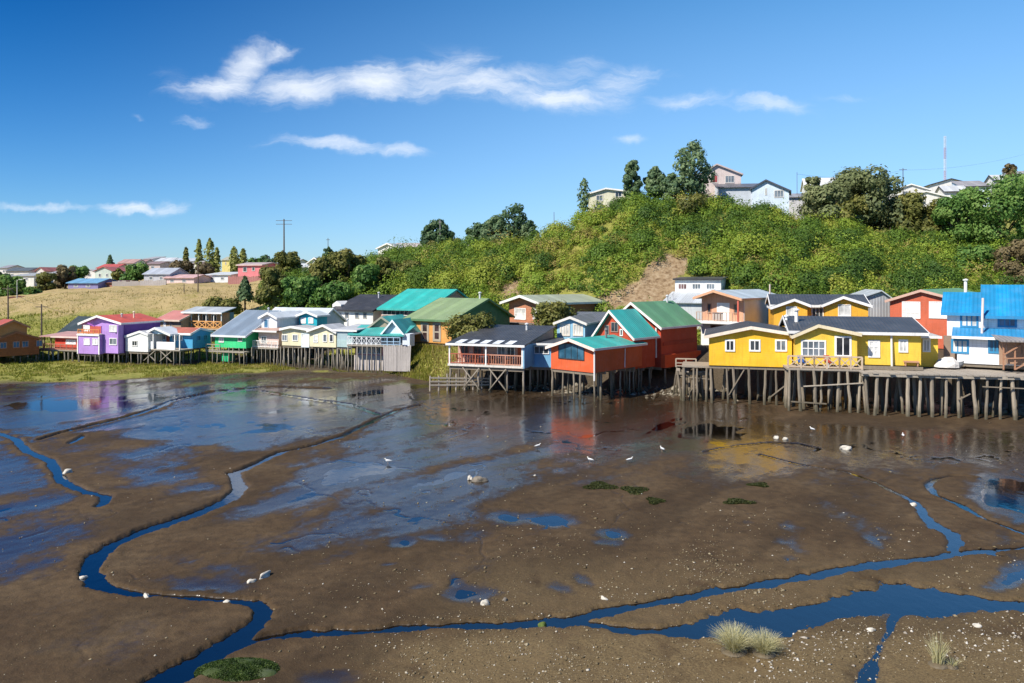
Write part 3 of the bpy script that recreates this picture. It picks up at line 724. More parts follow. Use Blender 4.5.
# --- green house with the big blue grey roof ------------------------------------------------------
h = House('green_house', 'bright green stilt house under a big blue grey metal roof', 'house', 246, 96, 348.5, 22, pl=215, L=11)
zt = h.fz(335.5)
h.gable_side(('board_h', (.045, .58, .22)), ML((.20, .26, .33), 'x'), zt, zt, 6.2, h.fz(311, y=6.2), trim=('plain', (.7, .72, .74)), og=.3)
h.flue(h.w - .8, 5.2, h.fz(311, y=6.2) - .7, 1.1); h.win(219, 337.5, 224, 342.5, 2, 1, WHITE, CURT); h.win(238, 336.5, 242.5, 341.5, 2, 1, WHITE, DKG)
h.deck(-.7, h.w + .5, -.9, .02, -.35, m=PALE); h.railing([(-.7, -.85), (1.6, -.85)], .8, 1.1, 'mid', PALE, z=-.35)
h.add('wash_house', MB().box(1.6, 2.6, -.5, .6, -1.7, -.4), ('board_h', (.03, .45, .2)))
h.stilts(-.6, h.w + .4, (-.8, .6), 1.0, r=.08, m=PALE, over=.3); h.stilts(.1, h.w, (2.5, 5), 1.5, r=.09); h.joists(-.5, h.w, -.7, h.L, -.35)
# --- pale blue house with the teal dormer -----------------------------------------------------------
LB = ('board_h', (.42, .53, .60)); TEAL = ('board_h', (.02, .42, .52))
h = House('pale_blue_house', 'large pale blue house with white roof and small teal dormer behind the cream house', 'house', 318, 101, 347, 22, pl=263, L=6)
zt = h.fz(323)
h.gable_side(LB, ML((.60, .66, .68), 'x'), zt, zt, 3.0, h.fz(309, y=3.0), trim=WHITE)
b = House('', '', '', 317, 99.5, 328, 22, pl=299, L=2.2, host=h)
b.gable_front(TEAL, ML((.55, .62, .64)), b.fz(316), b.fz(316), b.w / 2, b.fz(312.5), name='dormer_wall')
b.win(301, 317.5, 306, 323.5, 1, 1, WHITE, LITE); b.win(308.5, 317.5, 313.5, 323.5, 1, 1, WHITE, LITE)
b = House('', '', '', 277, 97, 347, 22, pl=261.5, L=6, host=h)
b.gable_front(('board_h', (.66, .72, .76)), ML((.60, .65, .68)), b.fz(318), b.fz(318), b.w / 2, b.fz(313.5), name='tower_wall', ov=.25)
b.win(264, 319, 268.5, 328, 1, 1, ('plain', (.6, .7, .8)), BLUG)
b.deck(-.2, b.w + 1.2, -1.4, 0, 0, m=PALE); b.railing([(-.2, -1.35), (b.w + 1.2, -1.35)], .85, .9, 'bars', WHITE)
b.add('porch_wall', MB().box(.3, b.w + 1.0, -.9, -.02, 0, b.fz(331)), ('board_h', (.70, .52, .45)))
b.shed(None, ML((.5, .32, .25)), b.fz(330.5), b.fz(329), y0=-1.2, y1=-.02, rname='porch_roof', x0=.2, x1=b.w + 1.0)
b.opening('front', .7, 1.6, .5, 1.4, 2, 1, WHITE, MIDG, y=-.9)
b.stilts(-.1, b.w + 1.1, (-1.3, -.2, 1.4), .72, r=.075, m=PALE); b.joists(-.1, b.w + 1.1, -1.3, 4); h.stilts(2.2, h.w, (.2, 2.0), 1.2, r=.08); h.joists(0, h.w, 0, h.L)
# --- cream house ------------------------------------------------------------------------------------
CR = ('board_h', (.78, .71, .48))
h = House('cream_house', 'cream yellow stilt house with two low gables and pale front door', 'house', 336, 92, 347.5, 20, pl=280, pb=350)
zt = h.fz(332)
xg = h.front(310, 340)[0]
h.gable_front(CR, ML((.50, .51, .52)), zt + .05, zt, (xg + h.w) / 2 + .2, h.fz(326), x0=xg, ov=.25)
h.gable_front(CR, ML((.50, .49, .48)), zt + .1, zt + .1, xg * .35, h.fz(328.5), x0=0, x1=xg - .02, y0=.4, ov=.15)
h.flue(h.w - 1.2, 4.5, h.fz(326) - .5, 1.0, .1); h.win(282, 334.5, 287.5, 341, 2, 1, WHITE, MIDG, y=.4); h.win(292.5, 334.5, 298, 341, 2, 1, WHITE, MIDG, y=.4)
h.win(313.5, 335, 318, 342.5, 1, 1, WHITE, CURT); h.win(323, 334, 327, 342, 1, 1, WHITE, MIDG); h.win(329.5, 334, 333.5, 342, 1, 1, WHITE, DKG)
h.win(301.5, 333.5, 309.5, 347.3, 1, 1, ('plain', (.62, .72, .75)), LITE, y=.4, name='door')
h.stilts(.05, h.w, (.12, .75, 1.6), .75, r=.085, m=PALE, lean=.12); h.joists(0, h.w, .4, h.L)
# --- grey blue annex -----------------------------------------------------------------------------------
h = House('grey_annex', 'low grey blue annex with wide pale metal roof right of the cream house', 'house', 351, 91, 347.5, 20, pl=337, L=5.5)
h.shed(('board_h', (.36, .47, .50)), ML((.50, .52, .54)), h.fz(331), h.fz(331) + .35, x1=h.w + .3, ov=.15, og=.6)
h.add('lower_wall', MB().box(.1, h.w + .2, -.06, -.003, .02, .9), ('board_h', (.42, .56, .55)))
h.stilts(.05, h.w, (.12, 1.2), .8, r=.08, m=PALE); h.joists(0, h.w, 0, h.L)
# --- white house, black roof ---------------------------------------------------------------------------
h = House('white_house', 'long white house under a steep black roof behind the cream house', 'house', 373, 106, 326, 28, pl=333, L=12.5)
zt = h.fz(310.5)
h.gable_side(('board_h', (.78, .77, .74)), ML((.035, .037, .045), 'x'), zt, zt, 6.5, h.fz(295.5, y=6.5), trim=DARK, z0=-1.5)
for a in (337.5, 345, 355, 363): h.win(a, 312.5, a + 4, 318.5, 1, 1, ('plain', (.5, .47, .42)), MIDG)
h.flue(h.w * .6, 5.0, h.fz(295.5, y=6.5) - .8, 1.2, .12); h.add('dormer', MB().prism([(-1.0, zt - .2), (.6, zt - .2), (.6, zt + .7), (-.2, zt + 1.2), (-1.0, zt + .7)], 'xz', 1.0, 3.2), ('plain', (.75, .74, .72)))
# --- teal roofed hall -----------------------------------------------------------------------------------
h = House('teal_roof_hall', 'hall with large teal metal roof and a band of dark windows under the eaves', 'house', 428, 102, 322, 30, pl=381, L=12)
zt = h.fz(309)
h.gable_side(('board_v', (.46, .30, .25)), ML((.03, .42, .37), 'x'), zt, zt, 6.5, h.fz(290, y=6.5), trim=('plain', (.05, .38, .34)), z0=-2, ov=.5)
h.opening('front', .3, h.w - .2, zt - 1.0, zt - .15, 10, 1, ('plain', (.55, .53, .5)), DKG, fw=.1)
h.opening('front', .3, h.w - .2, -1.0, .2, 12, 1, ('plain', (.50, .33, .28)), glass((.25, .17, .15), .4), fw=.09)
# --- glazed restaurant on the corner --------------------------------------------------------------------
TR = (.06, .40, .37)
h = House('glazed_restaurant', 'glazed restaurant with teal porch roof and white railing over a pink lower storey', 'house', 402, 89, 345.5, 16, pl=350, L=7)
zt = h.fz(334)
h.shed(('board_h', (.35, .42, .46)), ML(TR, 'x'), zt, zt + .6, y0=.8, y1=3.2, ov=.9, trim=('plain', (.05, .33, .31)))
xa = h.front(383, 330)[0]
h.gable_front(('board_h', (.66, .80, .86)), ML(TR), zt + .12, zt + .12, xa + (h.w - xa) / 2, zt + 1.5, x0=xa, x1=h.w, y0=.3, y1=7, z0=zt + .02, name='gable_wall', trim=('plain', (.75, .85, .88)))
h.gable_front(('board_h', (.38, .30, .22)), ML(TR), zt + .5, zt + .5, 3.0, zt + 1.75, x0=1.3, x1=5.0, y0=2.6, y1=8, z0=zt + .1, name='gable_wall', trim=('plain', (.3, .28, .22)))
h.deck(-.1, h.w + .1, -.6, 1.0, 0, m=PALE)
for (x0, x1) in ((.2, xa - .1), (xa + .05, h.w - .1)): h.opening('front', x0, x1, .15, zt - .15, int((x1 - x0) / .6), 1, ('plain', (.62, .66, .68)), glass((.04, .07, .10), .08), fw=.09, y=.8)
h.railing([(-.05, -.55), (xa, -.55)], .95, .62, 'x', ('plain', (.72, .74, .75)), thick=.06); h.railing([(xa, -.55), (h.w, -.55)], .95, .8, 'mid', ('plain', (.35, .52, .68)), thick=.06)
h.add('corner_wall', MB().box(h.w - .03, h.w + .9, .2, 1.6, -.1, zt), ('board_h', (.74, .80, .86)))
zl = h.ground(2, 1.2)
h.add('lower_wall', MB().box(.2, xa - .1, .9, 1.1, zl - .2, -.2), ('board_v', (.62, .30, .28)))
h.add('lower_cladding', MB().box(.15, xa - .05, .75, .84, zl - .3, -1.35), ('board_v', (.50, .45, .42)))
for x in np.linspace(.4, xa - 1.4, 6): h.opening('front', x, x + .75, -1.2, -.35, 2, 1, WHITE, DKG, y=.9, fw=.08)
h.stilts(0, xa, (-.5,), .72, r=.075, m=PALE); h.joists(0, h.w, -.5, 5)
# --- orange and green barn-like house -------------------------------------------------------------------
h = House('orange_green_house', 'orange fronted house with long mossy green roof and tall dark windows above the grassy mound', 'house', 452, 91, 344, 35, pl=408, L=12)
zt = h.fz(320)
h.gable_side(('board_v', (.05, .16, .075)), ML((.24, .33, .155), 'x'), zt, zt, 6.8, h.fz(299, y=6.8), trim=('plain', (.10, .20, .09)), ov=.5, og=.45)
h.add('front_wall', MB().box(.02, h.w - .02, -.08, -.004, 0, zt - .1), ('board_h', (.66, .32, .09)))
for a in (421, 433): h.win(a, 322.5, a + 8, 341.5, 1, 2, ('wood', (.42, .36, .28)), glass((.035, .02, .02), .1), y=-.08, fw=.3)
h.win(414.5, 327, 416.5, 334, 1, 1, ('plain', (.2, .1, .05)), DKG, y=-.08)
h.flue(h.w - 1, 6.8, h.fz(299, y=6.8) - .1, .9, .13); h.stilts(.1, h.w, (.1, 1.5), 1.6, r=.1, m=PALE)
h.add('lower_store', MB().box(.1, 2.0, .4, 2, -2.2, -.1), ('board_h', (.35, .2, .15))); h.joists(0, h.w, 0, h.L)
# --- deck house with black roof and red railings --------------------------------------------------------
SB = ('board_v', (.27, .47, .62))
h = House('veranda_house', 'black roofed house with long red railed veranda on cross braced stilts', 'house', 523, 73, 366.5, 20, pl=449, L=10)
zt = h.fz(343.5)
h.shed(('board_h', (.50, .30, .24)), ML((.045, .048, .058), 'x'), zt, h.fz(327, y=9.5), y0=2.2, y1=10, ov=2.45, trim=WHITE, og=.25)
for k in range(5):
    x = .7 + k * (h.w - 2) / 4.4; kk = (h.fz(327, y=9.5) - zt) / 7.8
    h.add('skylight', MB().prism([(-.1, zt - 2.3 * kk + .165), (1.5, zt - .7 * kk + .165), (1.5, zt - .7 * kk + .2), (-.1, zt - 2.3 * kk + .2)], 'yz', x, x + .75), ('plain', (.62, .66, .70)))
h.deck(-.1, h.w + .02, -.1, 2.2, 0, t=.2, m=('plain', (.62, .58, .52)))
h.railing([(0, 0), (h.w * .55, 0)], 1.0, 1.3, 'bars', ('wood', (.40, .12, .07)), thick=.09); h.railing([(h.w * .55, 0), (h.w - .1, 0)], 1.0, 1.4, 'bars', ('wood', (.56, .27, .18)), thick=.09)
h.flue(h.w * .72, 7.5, h.fz(327, y=9.5) - .7, 1.1, .12)
for x in (0, h.w * .5, h.w - .14): h.add('post', MB().box(x, x + .13, -.06, .06, 0, zt + .0 - 2.1 * kk), WHITE)
VERANDA = h
for x0, x1, fr, pn in ((.3, 1.2, ('plain', (.4, .1, .06)), DKG), (1.7, 2.7, ('plain', (.4, .1, .06)), DKG), (4.3, 5.2, WHITE, MIDG), (5.3, 6.2, WHITE, DKG)): h.opening('front', x0, x1, .5, zt - .3, 2, 1, fr, pn, y=2.2)
h.add('door', MB().box(6.5, 7.3, 2.12, 2.19, 0, zt - .15), ('board_v', (.50, .09, .03)))
h.add('end_wall', MB().box(h.w + .02, h.w + .14, -.05, 10, -.2, zt - .2), SB)
b = House('', '', '', 555, 75.5, 367.5, 10, pl=530, L=7, host=h)
b.add('side_wall', MB().box(0, b.w, 0, 6, 0, b.fz(345)), ('board_v', (.20, .44, .66)))
b.shed(None, ML((.06, .065, .075), 'x'), b.fz(344.5), b.fz(340, y=5), y1=6, rname='roof')
b.win(534, 346, 549, 354, 3, 1, WHITE, DKG)
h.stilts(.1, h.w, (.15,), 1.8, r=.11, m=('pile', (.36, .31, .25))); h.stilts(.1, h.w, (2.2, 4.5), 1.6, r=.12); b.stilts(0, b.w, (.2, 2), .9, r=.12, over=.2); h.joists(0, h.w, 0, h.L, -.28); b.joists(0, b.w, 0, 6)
for x in (1.5, 4.3):
    h.brace((x, .0, -.3), (x + 1.8, .0, -2.45), .16, ('pile', (.36, .31, .245))); h.brace((x + 1.8, -.1, -.3), (x, -.1, -2.45), .16, ('pile', (.36, .31, .245)))
def cafe_table(x, cloth, label):
    M = h.M @ Matrix.Translation((x, 1.05, 0)); r = tag(empty('cafe_table', M), label, 'table', 'tables on the red railed veranda')
    MB().tube([(0, 0, .70), (0, 0, .75)], .45, 14).build('table_top', mat('plain', cloth), r)
    MB().tube([(0, 0, 0), (0, 0, .70)], .05, 8).build('pedestal', mat('plain', (.12, .1, .09)), r)
    for sx in (-.75, .75):
        q = tag(empty('cafe_chair', M @ Matrix.Translation((sx, 0, 0))), 'wooden chair %s of the %s on the veranda' % ('left' if sx < 0 else 'right', label.split(' in the')[0].split(' at the')[0].split(' on the')[0]) , 'chair', 'chairs on the red railed veranda')
        MB().box(-.22, .22, -.22, .22, .42, .47).build('seat', mat('wood', (.38, .12, .06)), q)
        MB().box(.18 if sx > 0 else -.23, .23 if sx > 0 else -.18, -.22, .22, .47, .95).build('backrest', mat('wood', (.38, .12, .06)), q)
        for ax in (-.18, .18):
            for ay in (-.18, .18): MB().box(ax - .025, ax + .025, ay - .025, ay + .025, 0, .42).build('leg', mat('wood', (.3, .1, .05)), q)
h = VERANDA
cafe_table(1.3, (.66, .40, .40), 'pink clothed round table at the left end of the long veranda'); cafe_table(3.3, (.74, .72, .68), 'white clothed round table in the middle of the long veranda'); cafe_table(5.2, (.60, .28, .22), 'rust red clothed round table on the long veranda near the door')
# --- terracotta house behind -------------------------------------------------------------------------------
h = House('brick_red_house', 'brick red house with wide grey green roof and paired bay windows', 'house', 541, 100, 322, 48, pl=509, pb=617)
zt = h.fz(303)
h.gable_front(('shingle', (.47, .20, .11)), ML((.36, .40, .30)), zt, zt, h.w / 2, h.fz(297), og=.9, ov=.9, t=.2, trim=('plain', (.72, .72, .66)), z0=-1.5)
h.win(514.5, 308, 526, 319.5, 3, 2, WHITE, CURT); h.win(533, 308, 540, 319.5, 2, 2, WHITE, CURT)
for y0 in (4.0, 10.5): h.opening('right', y0, y0 + 1.6, zt - 1.7, zt - .5, 2, 1, ('plain', (.12, .22, .25)), BLUG)
h.deck(-1, h.w + 1, -1.5, h.L, -.2, m=('wood', (.16, .13, .11)), name='porch_floor'); h.stilts(0, h.w, (.2,), 2.2, r=.1)
# --- small sky blue house ---------------------------------------------------------------------------------------
h = House('sky_blue_house', 'small sky blue gabled house with paired white windows behind the red house', 'house', 585, 82, 340, 22, pl=557, pb=604)
zt = h.fz(323.5)
h.gable_front(('board_v', (.27, .50, .66)), ML((.16, .17, .19)), zt, zt, h.w / 2, h.fz(318), trim=('plain', (.72, .68, .62)), z0=-2.6)
h.win(560, 323.5, 570, 336, 3, 1, ('plain', (.7, .64, .55)), CURT, fw=.16); h.win(573, 323.5, 583, 336, 3, 1, ('plain', (.7, .64, .55)), CURT, fw=.16)
b = House('', '', '', 613, 86, 345, 15, pl=572, L=4, host=h); b.shed(('board_h', (.2, .3, .4)), ML((.13, .14, .16), 'x'), b.fz(321), b.fz(313.5, y=4), og=.1, trim=None)
h.stilts(.1, h.w, (.1, 2), 1.4, top=-2.6)
# --- the three red gabled houses -----------------------------------------------------------------------------
RO = ('board_v', (.62, .105, .030)); RO2 = ('board_v', (.46, .055, .022)); TQ = (.035, .40, .36)
h = House('red_gable_house', 'low orange red house with turquoise roof and one wide dark window on tall stilts', 'house', 594, 68.5, 373, 43, pl=551, pb=642)
f = h.front
h.gable_front(RO, ML(TQ), f(551, 347)[1], f(594, 349)[1], f(571.5, 341)[0], f(571.5, 340)[1], og=.4, ov=.35, trim=('plain', (.80, .66, .58)))
h.win(558.5, 343.5, 584.5, 359.5, 4, 1, ('plain', (.03, .03, .035)), glass((.02, .07, .11), .06), fw=.08)
h.flue(h.w * .62, 4.5, f(571, 340)[1] - .4, 1.1, .11, ('plain', (.16, .15, .15)))
h.pipe([(h.w + .1, -.08, f(594, 352)[1]), (h.w + .1, -.08, -.7)], .07)
h.pipe([(h.w + .02, h.L * .62, .1), (h.w + .06, h.L * .62, 1.9)], .04)
h.stilts(.1, h.w - .1, (.15,), 1.6, r=.1); 
for y in np.arange(1.2, h.L, 1.55): h.stilt(h.w - .12, y, r=.1)
h.stilts(.3, h.w - 1.2, (2.2, 4.6, 7), 1.9, r=.11); h.joists(0, h.w, 0, h.L)
h = House('red_gable_house', 'middle red house with steep turquoise roof and glazed gable', 'house', 634, 73.5, 369.3, 43, pl=596, pb=655)
f = h.front
h.gable_front(RO2, ML(TQ), f(597, 335)[1], f(634, 337)[1], f(611.5, 312)[0], f(611.5, 311.5)[1], og=.45, ov=.3, trim=('plain', (.80, .70, .64)))
h.win(605, 325, 609.5, 335, 1, 1, ('plain', (.30, .2, .16)), DKG); h.win(611, 322, 618.5, 332, 2, 1, ('plain', (.30, .2, .16)), DKG); h.win(620, 329, 623, 336, 1, 1, WHITE, DKG)
for y in np.arange(.1, h.L, 1.4): h.stilt(h.w - .12, y, r=.1)
h.stilts(.3, h.w - 1.2, (.2, 2.2), 1.9, r=.11); h.joists(0, h.w, 0, h.L)
h = House('red_gable_house', 'tallest red house with sage green roof right of the turquoise roofs', 'house', 661, 77, 367.5, 43, pl=611, pb=697)
f = h.front
h.gable_front(RO2, ML((.12, .30, .15)), f(611, 324)[1], f(661, 326.5)[1], f(633.5, 304)[0], f(633.5, 303.5)[1], og=.5, ov=.35, trim=('plain', (.80, .70, .64)))
zz = h.fz(352)
h.add('lower_cladding', MB().box(h.w + .003, h.w + .5, -.05, h.L - .05, -.02, zz - .3), ('board_v', (.66, .085, .022)))  # brighter red box: sunlight on the lower side wall put into the colour
h.add('side_band', MB().box(h.w + .003, h.w + .09, .4, h.L - .1, zz + .6, zz + 1.0), ('board_h', (.36, .04, .02)))
h.pipe([(h.w - .5, -.12, f(661, 328)[1]), (h.w - .5, -.12, zz - .6)], .09)
h.flue(h.w * .5, h.L - 1.0, f(633, 304)[1] - .2, .9, .1)
h.stilts(.2, h.w + .4, (.2, 2.4, 4.6, 6.6), 1.7, r=.11); h.joists(0, h.w, 0, h.L)
# --- orange gabled two storey house with balcony ------------------------------------------------------------------
h = House('balcony_house', 'two storey peach house with railed balcony and long pale blue metal roof', 'house', 739, 84, 352, 40, pl=697, pb=778)
f = h.front
zt = f(739, 299)[1]; z2 = f(739, 322)[1]
h.gable_front(('board_v', (.62, .33, .20)), ML((.46, .54, .60)), f(697, 297.5)[1], zt, f(714, 292)[0], f(714, 291.5)[1], y0=1.2, og=1.4, ov=.4, z0=z2, trim=('plain', (.62, .34, .2)))
h.add('lower_wall', MB().box(0, h.w, 1.0, h.L, -.2, z2 - .2), ('board_h', (.76, .76, .73)))
h.add('side_cladding', MB().box(h.w + .003, h.w + .08, 1.25, h.L, -.2, zt - .1), ('board_v', (.66, .60, .56)))  # colour lightened to stand in for sun that misses this side
h.deck(-.1, h.w + .1, -.2, 1.2, z2, t=.3, m=('plain', (.74, .74, .72)), name='balcony_floor')
h.railing([(0, -.1), (h.w, -.1)], 1.0, .7, 'bars', ('wood', (.5, .33, .24)), z=z2, thick=.06)
h.add('balcony_panel', MB().box(1.9, 3.2, -.02, .02, z2 + .1, z2 + .95), ('plain', (.45, .40, .36)))
h.add('post', MB().box(h.w - .15, h.w + .02, -.15, .02, -.1, zt - .1), ('plain', (.50, .10, .06)))
h.opening('front', 1.9, 3.4, z2 + .05, zt - .5, 1, 1, WHITE, LITE, y=1.2, name='door'); h.opening('front', .7, 1.2, z2 + .8, zt - .6, 1, 1, ('plain', (.35, .16, .08)), DKG, y=1.2); h.opening('front', 3.9, 4.4, z2 + .8, zt - .6, 1, 1, ('plain', (.35, .16, .08)), DKG, y=1.2)
h.opening('front', 1.2, 3.4, z2 - 1.2, z2 - .5, 3, 1, ('plain', (.2, .12, .1)), DKG, y=1.0); h.opening('front', 1.2, 2.0, .9, 1.7, 1, 1, ('plain', (.2, .12, .1)), DKG, y=1.0)
h.pipe([(h.w + .25, h.L * .72, -.2), (h.w + .25, h.L * .72, zt + 1.6)], .09, ('plain', (.62, .5, .44)), 'chimney'); h.stilts(.1, h.w, (.9,), 1.3, r=.1)
# --- white two storey box house at the hill foot ---------------------------------------------------------------------
h = House('white_box_house', 'white flat topped house with three windows at the foot of the landslip', 'house', 721, 102, 296, 24, pl=675, L=5)
zt = h.fz(279.5)
h.shed(('board_h', (.72, .72, .70)), ML((.07, .075, .08), 'x'), zt, zt + .25, z0=-4, ov=.3, trim=DARK)
for a in (678, 692, 706): h.win(a, 283.5, a + 9, 289.5, 3, 1, WHITE, MIDG if a > 680 else glass((.10, .05, .05)))
b = House('', '', '', 706, 97, 306, 24, pl=664, L=6, host=h); b.shed(('board_h', (.55, .58, .6)), ML((.50, .54, .57), 'x'), b.fz(303), b.fz(293, y=6), trim=None, z0=-3)
b.flue(.9, 1.0, b.fz(303), 1.1, .08)
# --- upper yellow house ----------------------------------------------------------------------------------------------
OY = ('board_h', (.84, .44, .04))
h = House('yellow_gable_house', 'upper golden yellow house with two white trimmed gables and black roof', 'house', 867, 78, 329, 15, pl=773, L=7)
f = h.front; zt = f(820, 305.5)[1]
h.gable_side(OY, ML((.05, .055, .065), 'x'), zt, zt, 3.5, h.fz(296, y=3.5), trim=WHITE, z0=-2, og=.3)
for x0, xa, x1, py in ((773, 793, 806, 300), (823.5, 841, 866, 297.5)):
    a, m, c = f(x0, 306)[0], f(xa, 306)[0], f(x1, 306)[0]
    h.gable_front(OY, ML((.055, .06, .07)), zt + .1 if x0 > 800 else f(x0, 307)[1], zt + .05, m, f(xa, py)[1], x0=a, x1=c, y0=-1.2, y1=3.3, z0=-2, name='gable_wall', ov=.35)
h.win(786, 306.5, 797, 317, 2, 1, WHITE, CURT, y=-1.2); h.win(811.5, 307.5, 823.5, 317.5, 3, 1, WHITE, DKG); h.win(838, 304.5, 851, 316.5, 2, 1, WHITE, CURT, y=-1.2)
# --- grey shed --------------------------------------------------------------------------------------------------------------
h = House('grey_shed', 'tall grey corrugated metal shed between the golden house and the brick red gable', 'shed', 893, 84, 330, 15, pl=862, L=9)
h.gable_front(('metal_x', (.38, .40, .42)), ML((.42, .46, .48)), h.fz(298), h.fz(300), h.w * .62, h.fz(291.5), trim=None, z0=-2)
# --- front yellow house, left --------------------------------------------------------------------------------------------------
YE = ('board_h', (.88, .50, .03))
h = House('yellow_house', 'golden yellow stilt house with shallow wide gable and three white framed windows', 'house', 792, 66, 367.5, 15, pl=709, L=9)
f = h.front
h.gable_front(YE, ML((.05, .055, .065)), f(709, 336.5)[1], f(792, 334.5)[1], f(751, 329)[0], f(751, 328)[1], trim=('plain', (.80, .68, .55)), ov=.4)
for a, b_, pn in ((725, 735, DKG), (749, 760.5, DKG), (775, 787, MIDG)): h.win(a, 339.5, b_, 351.5, 2, 1, WHITE, pn, fw=.14)
h.flue(f(803, 330)[0] - .3, 2.5, f(792, 330)[1], 1.6, .16, WHITE); h.flue(f(797, 330)[0] - .6, 3.2, f(792, 330)[1], 1.0, .12, WHITE)
h.stilts(.15, h.w - .2, (.2,), 1.25, r=.13, lean=.12); h.stilts(.2, h.w - .2, (2.2, 4.4), 1.5, r=.14, lean=.2); h.joists(0, h.w, 0, h.L)
h.deck(-2.4, .0, .6, 4.0, -.15, m=PLANK, name='side_deck'); h.stilts(-2.2, -.2, (.7, 2.5), .9, r=.13, top=-.3)
h.brace((3.0, .0, -.3), (1.7, .0, -2.6), .14); h.brace((6.4, .0, -1.6), (5.0, .0, -2.8), .14)
# --- front yellow house, right ----------------------------------------------------------------------------------------------------
YL = ('board_h', (.86, .58, .07))
h = House('yellow_house', 'lemon yellow stilt house with broad black roof, porch gable and tall dark glass doors', 'house', 921, 63, 366, 15, pl=794, L=9)
f = h.front; zt = f(880, 333)[1]
h.gable_side(YL, ML((.05, .055, .065), 'x'), zt, zt, 5.2, h.fz(319, y=5.2), trim=('plain', (.74, .74, .72)), og=.5, x0=.02)
h.gable_front(YL, ML((.052, .057, .067)), f(790, 335)[1], f(855, 333.5)[1], f(816.5, 326)[0], f(816.5, 325.5)[1], x0=.0, x1=f(855, 340)[0], y0=-1.0, y1=4.4, z0=0, name='porch_wall', trim=('plain', (.72, .62, .42)), ov=.3)
h.win(801, 340, 826, 357, 4, 2, WHITE, MIDG, y=-1.0, fw=.14); h.win(834.5, 336, 851.5, 357, 2, 1, WHITE, glass((.015, .015, .018), .12), y=-1.0, fw=.16, name='glass_door')
h.win(868, 340, 880, 357.5, 2, 3, WHITE, LITE, fw=.16); h.win(898.5, 339.5, 908, 352.5, 2, 1, WHITE, CURT, fw=.13)
h.pipe([(f(891, 340)[0], -.15, zt - .1), (f(891, 340)[0], -.4, -1.0)], .09, ('plain', (.70, .66, .58)))
b = House('', '', '', 938, 64.5, 367, 15, pl=920.5, L=6, host=h)
b.shed(YL, ML((.5, .5, .49), 'x'), b.fz(337.5), b.fz(333.5, y=4), trim=WHITE, og=.2); b.win(922.5, 339, 930.5, 352, 2, 1, WHITE, CURT, fw=.12)
h.add('bench', MB().box(f(903, 360)[0], f(918, 360)[0], -.5, -.1, .3, .42).box(f(904, 360)[0], f(905, 360)[0], -.45, -.12, 0, .3).box(f(916, 360)[0], f(917, 360)[0], -.45, -.12, 0, .3), ('wood', (.55, .3, .18)))
h.stilts(.2, h.w - .1, (.4, 2.6), 1.5, r=.13, lean=.15); h.joists(0, h.w, -.9, h.L)
# --- brick red gable behind ------------------------------------------------------------------------------------------------------
h = House('brick_gable_house', 'brick red house with grid paned white windows and green roof left of the blue roof', 'house', 957, 78, 330, 40, pl=890, L=20)
f = h.front
h.gable_front(('board_h', (.56, .13, .065)), ML((.14, .33, .19)), f(890, 300.5)[1], f(957, 300)[1], f(921.5, 292)[0], f(921.5, 291)[1], trim=('plain', (.55, .36, .28)), z0=-2, ov=.4)
h.win(902, 301.5, 920.5, 318.5, 4, 3, WHITE, LITE, fw=.1); h.win(929, 301.5, 949, 318.5, 4, 3, WHITE, LITE, fw=.1)
h.flue(h.w - .2, 6.0, f(950, 300)[1], 2.0, .16, WHITE)
# --- white house with the bright blue roofs ----------------------------------------------------------------------------------------
BR = (.006, .25, .52); WB = ('board_h', (.80, .81, .82)); BF = ('plain', (.03, .22, .42))
h = House('blue_roof_house', 'white two storey house with bright blue roofs and blue framed windows', 'house', 1075, 61, 367, 32, pl=947, L=8)
f = h.front; zt = f(975, 313)[1]; z1 = f(975, 336)[1]
xm = f(988, 320)[0]
h.gable_side(WB, ML(BR, 'x'), zt, zt, 4, h.fz(296, y=4) + .1, x1=xm, trim=('plain', (.02, .22, .45)), og=.4)
h.gable_side(WB, ML(BR, 'x'), zt + .06, zt + .06, 4, h.fz(288, y=4) + .1, x0=xm + .02, y0=-.04, trim=('plain', (.02, .22, .45)), og=.5, ov=.75)
h.shed(None, ML((.02, .25, .52), 'x'), z1 + .05, z1 + .55, y0=-1.7, y1=-.06, x0=f(944, 340)[0] + .9, rname='porch_roof', trim=WHITE)
h.add('lower_wall', MB().box(f(953, 350)[0] + .35, h.w, -1.5, -.06, 0, z1 + .1), WB)
for a, b_, y in ((960, 978.5, 0), (997.5, 1017, -.04)): h.win(a, 312.5, b_, 327.5, 3, 1, BF, CURT if a < 990 else BLUG, y=y, fw=.16)
for a, b_ in ((951, 969), (988, 1003), (1010, 1024)): h.win(a, 339, b_, 353.5, 3, 1, BF, CURT if a < 980 else BLUG, y=-1.5, fw=.16)
h.pipe([(f(982, 330)[0], -1.2, z1 + .3), (f(983, 320)[0], -1.0, zt + 1.3)], .1, ('plain', (.72, .62, .58)), 'chimney')
h.add('porch_wall', MB().box(f(944, 350)[0], f(953, 350)[0] + .3, -.8, -.7, 0, z1), ('board_h', (.30, .22, .17)))
h.joists(0, h.w, -1.5, h.L)
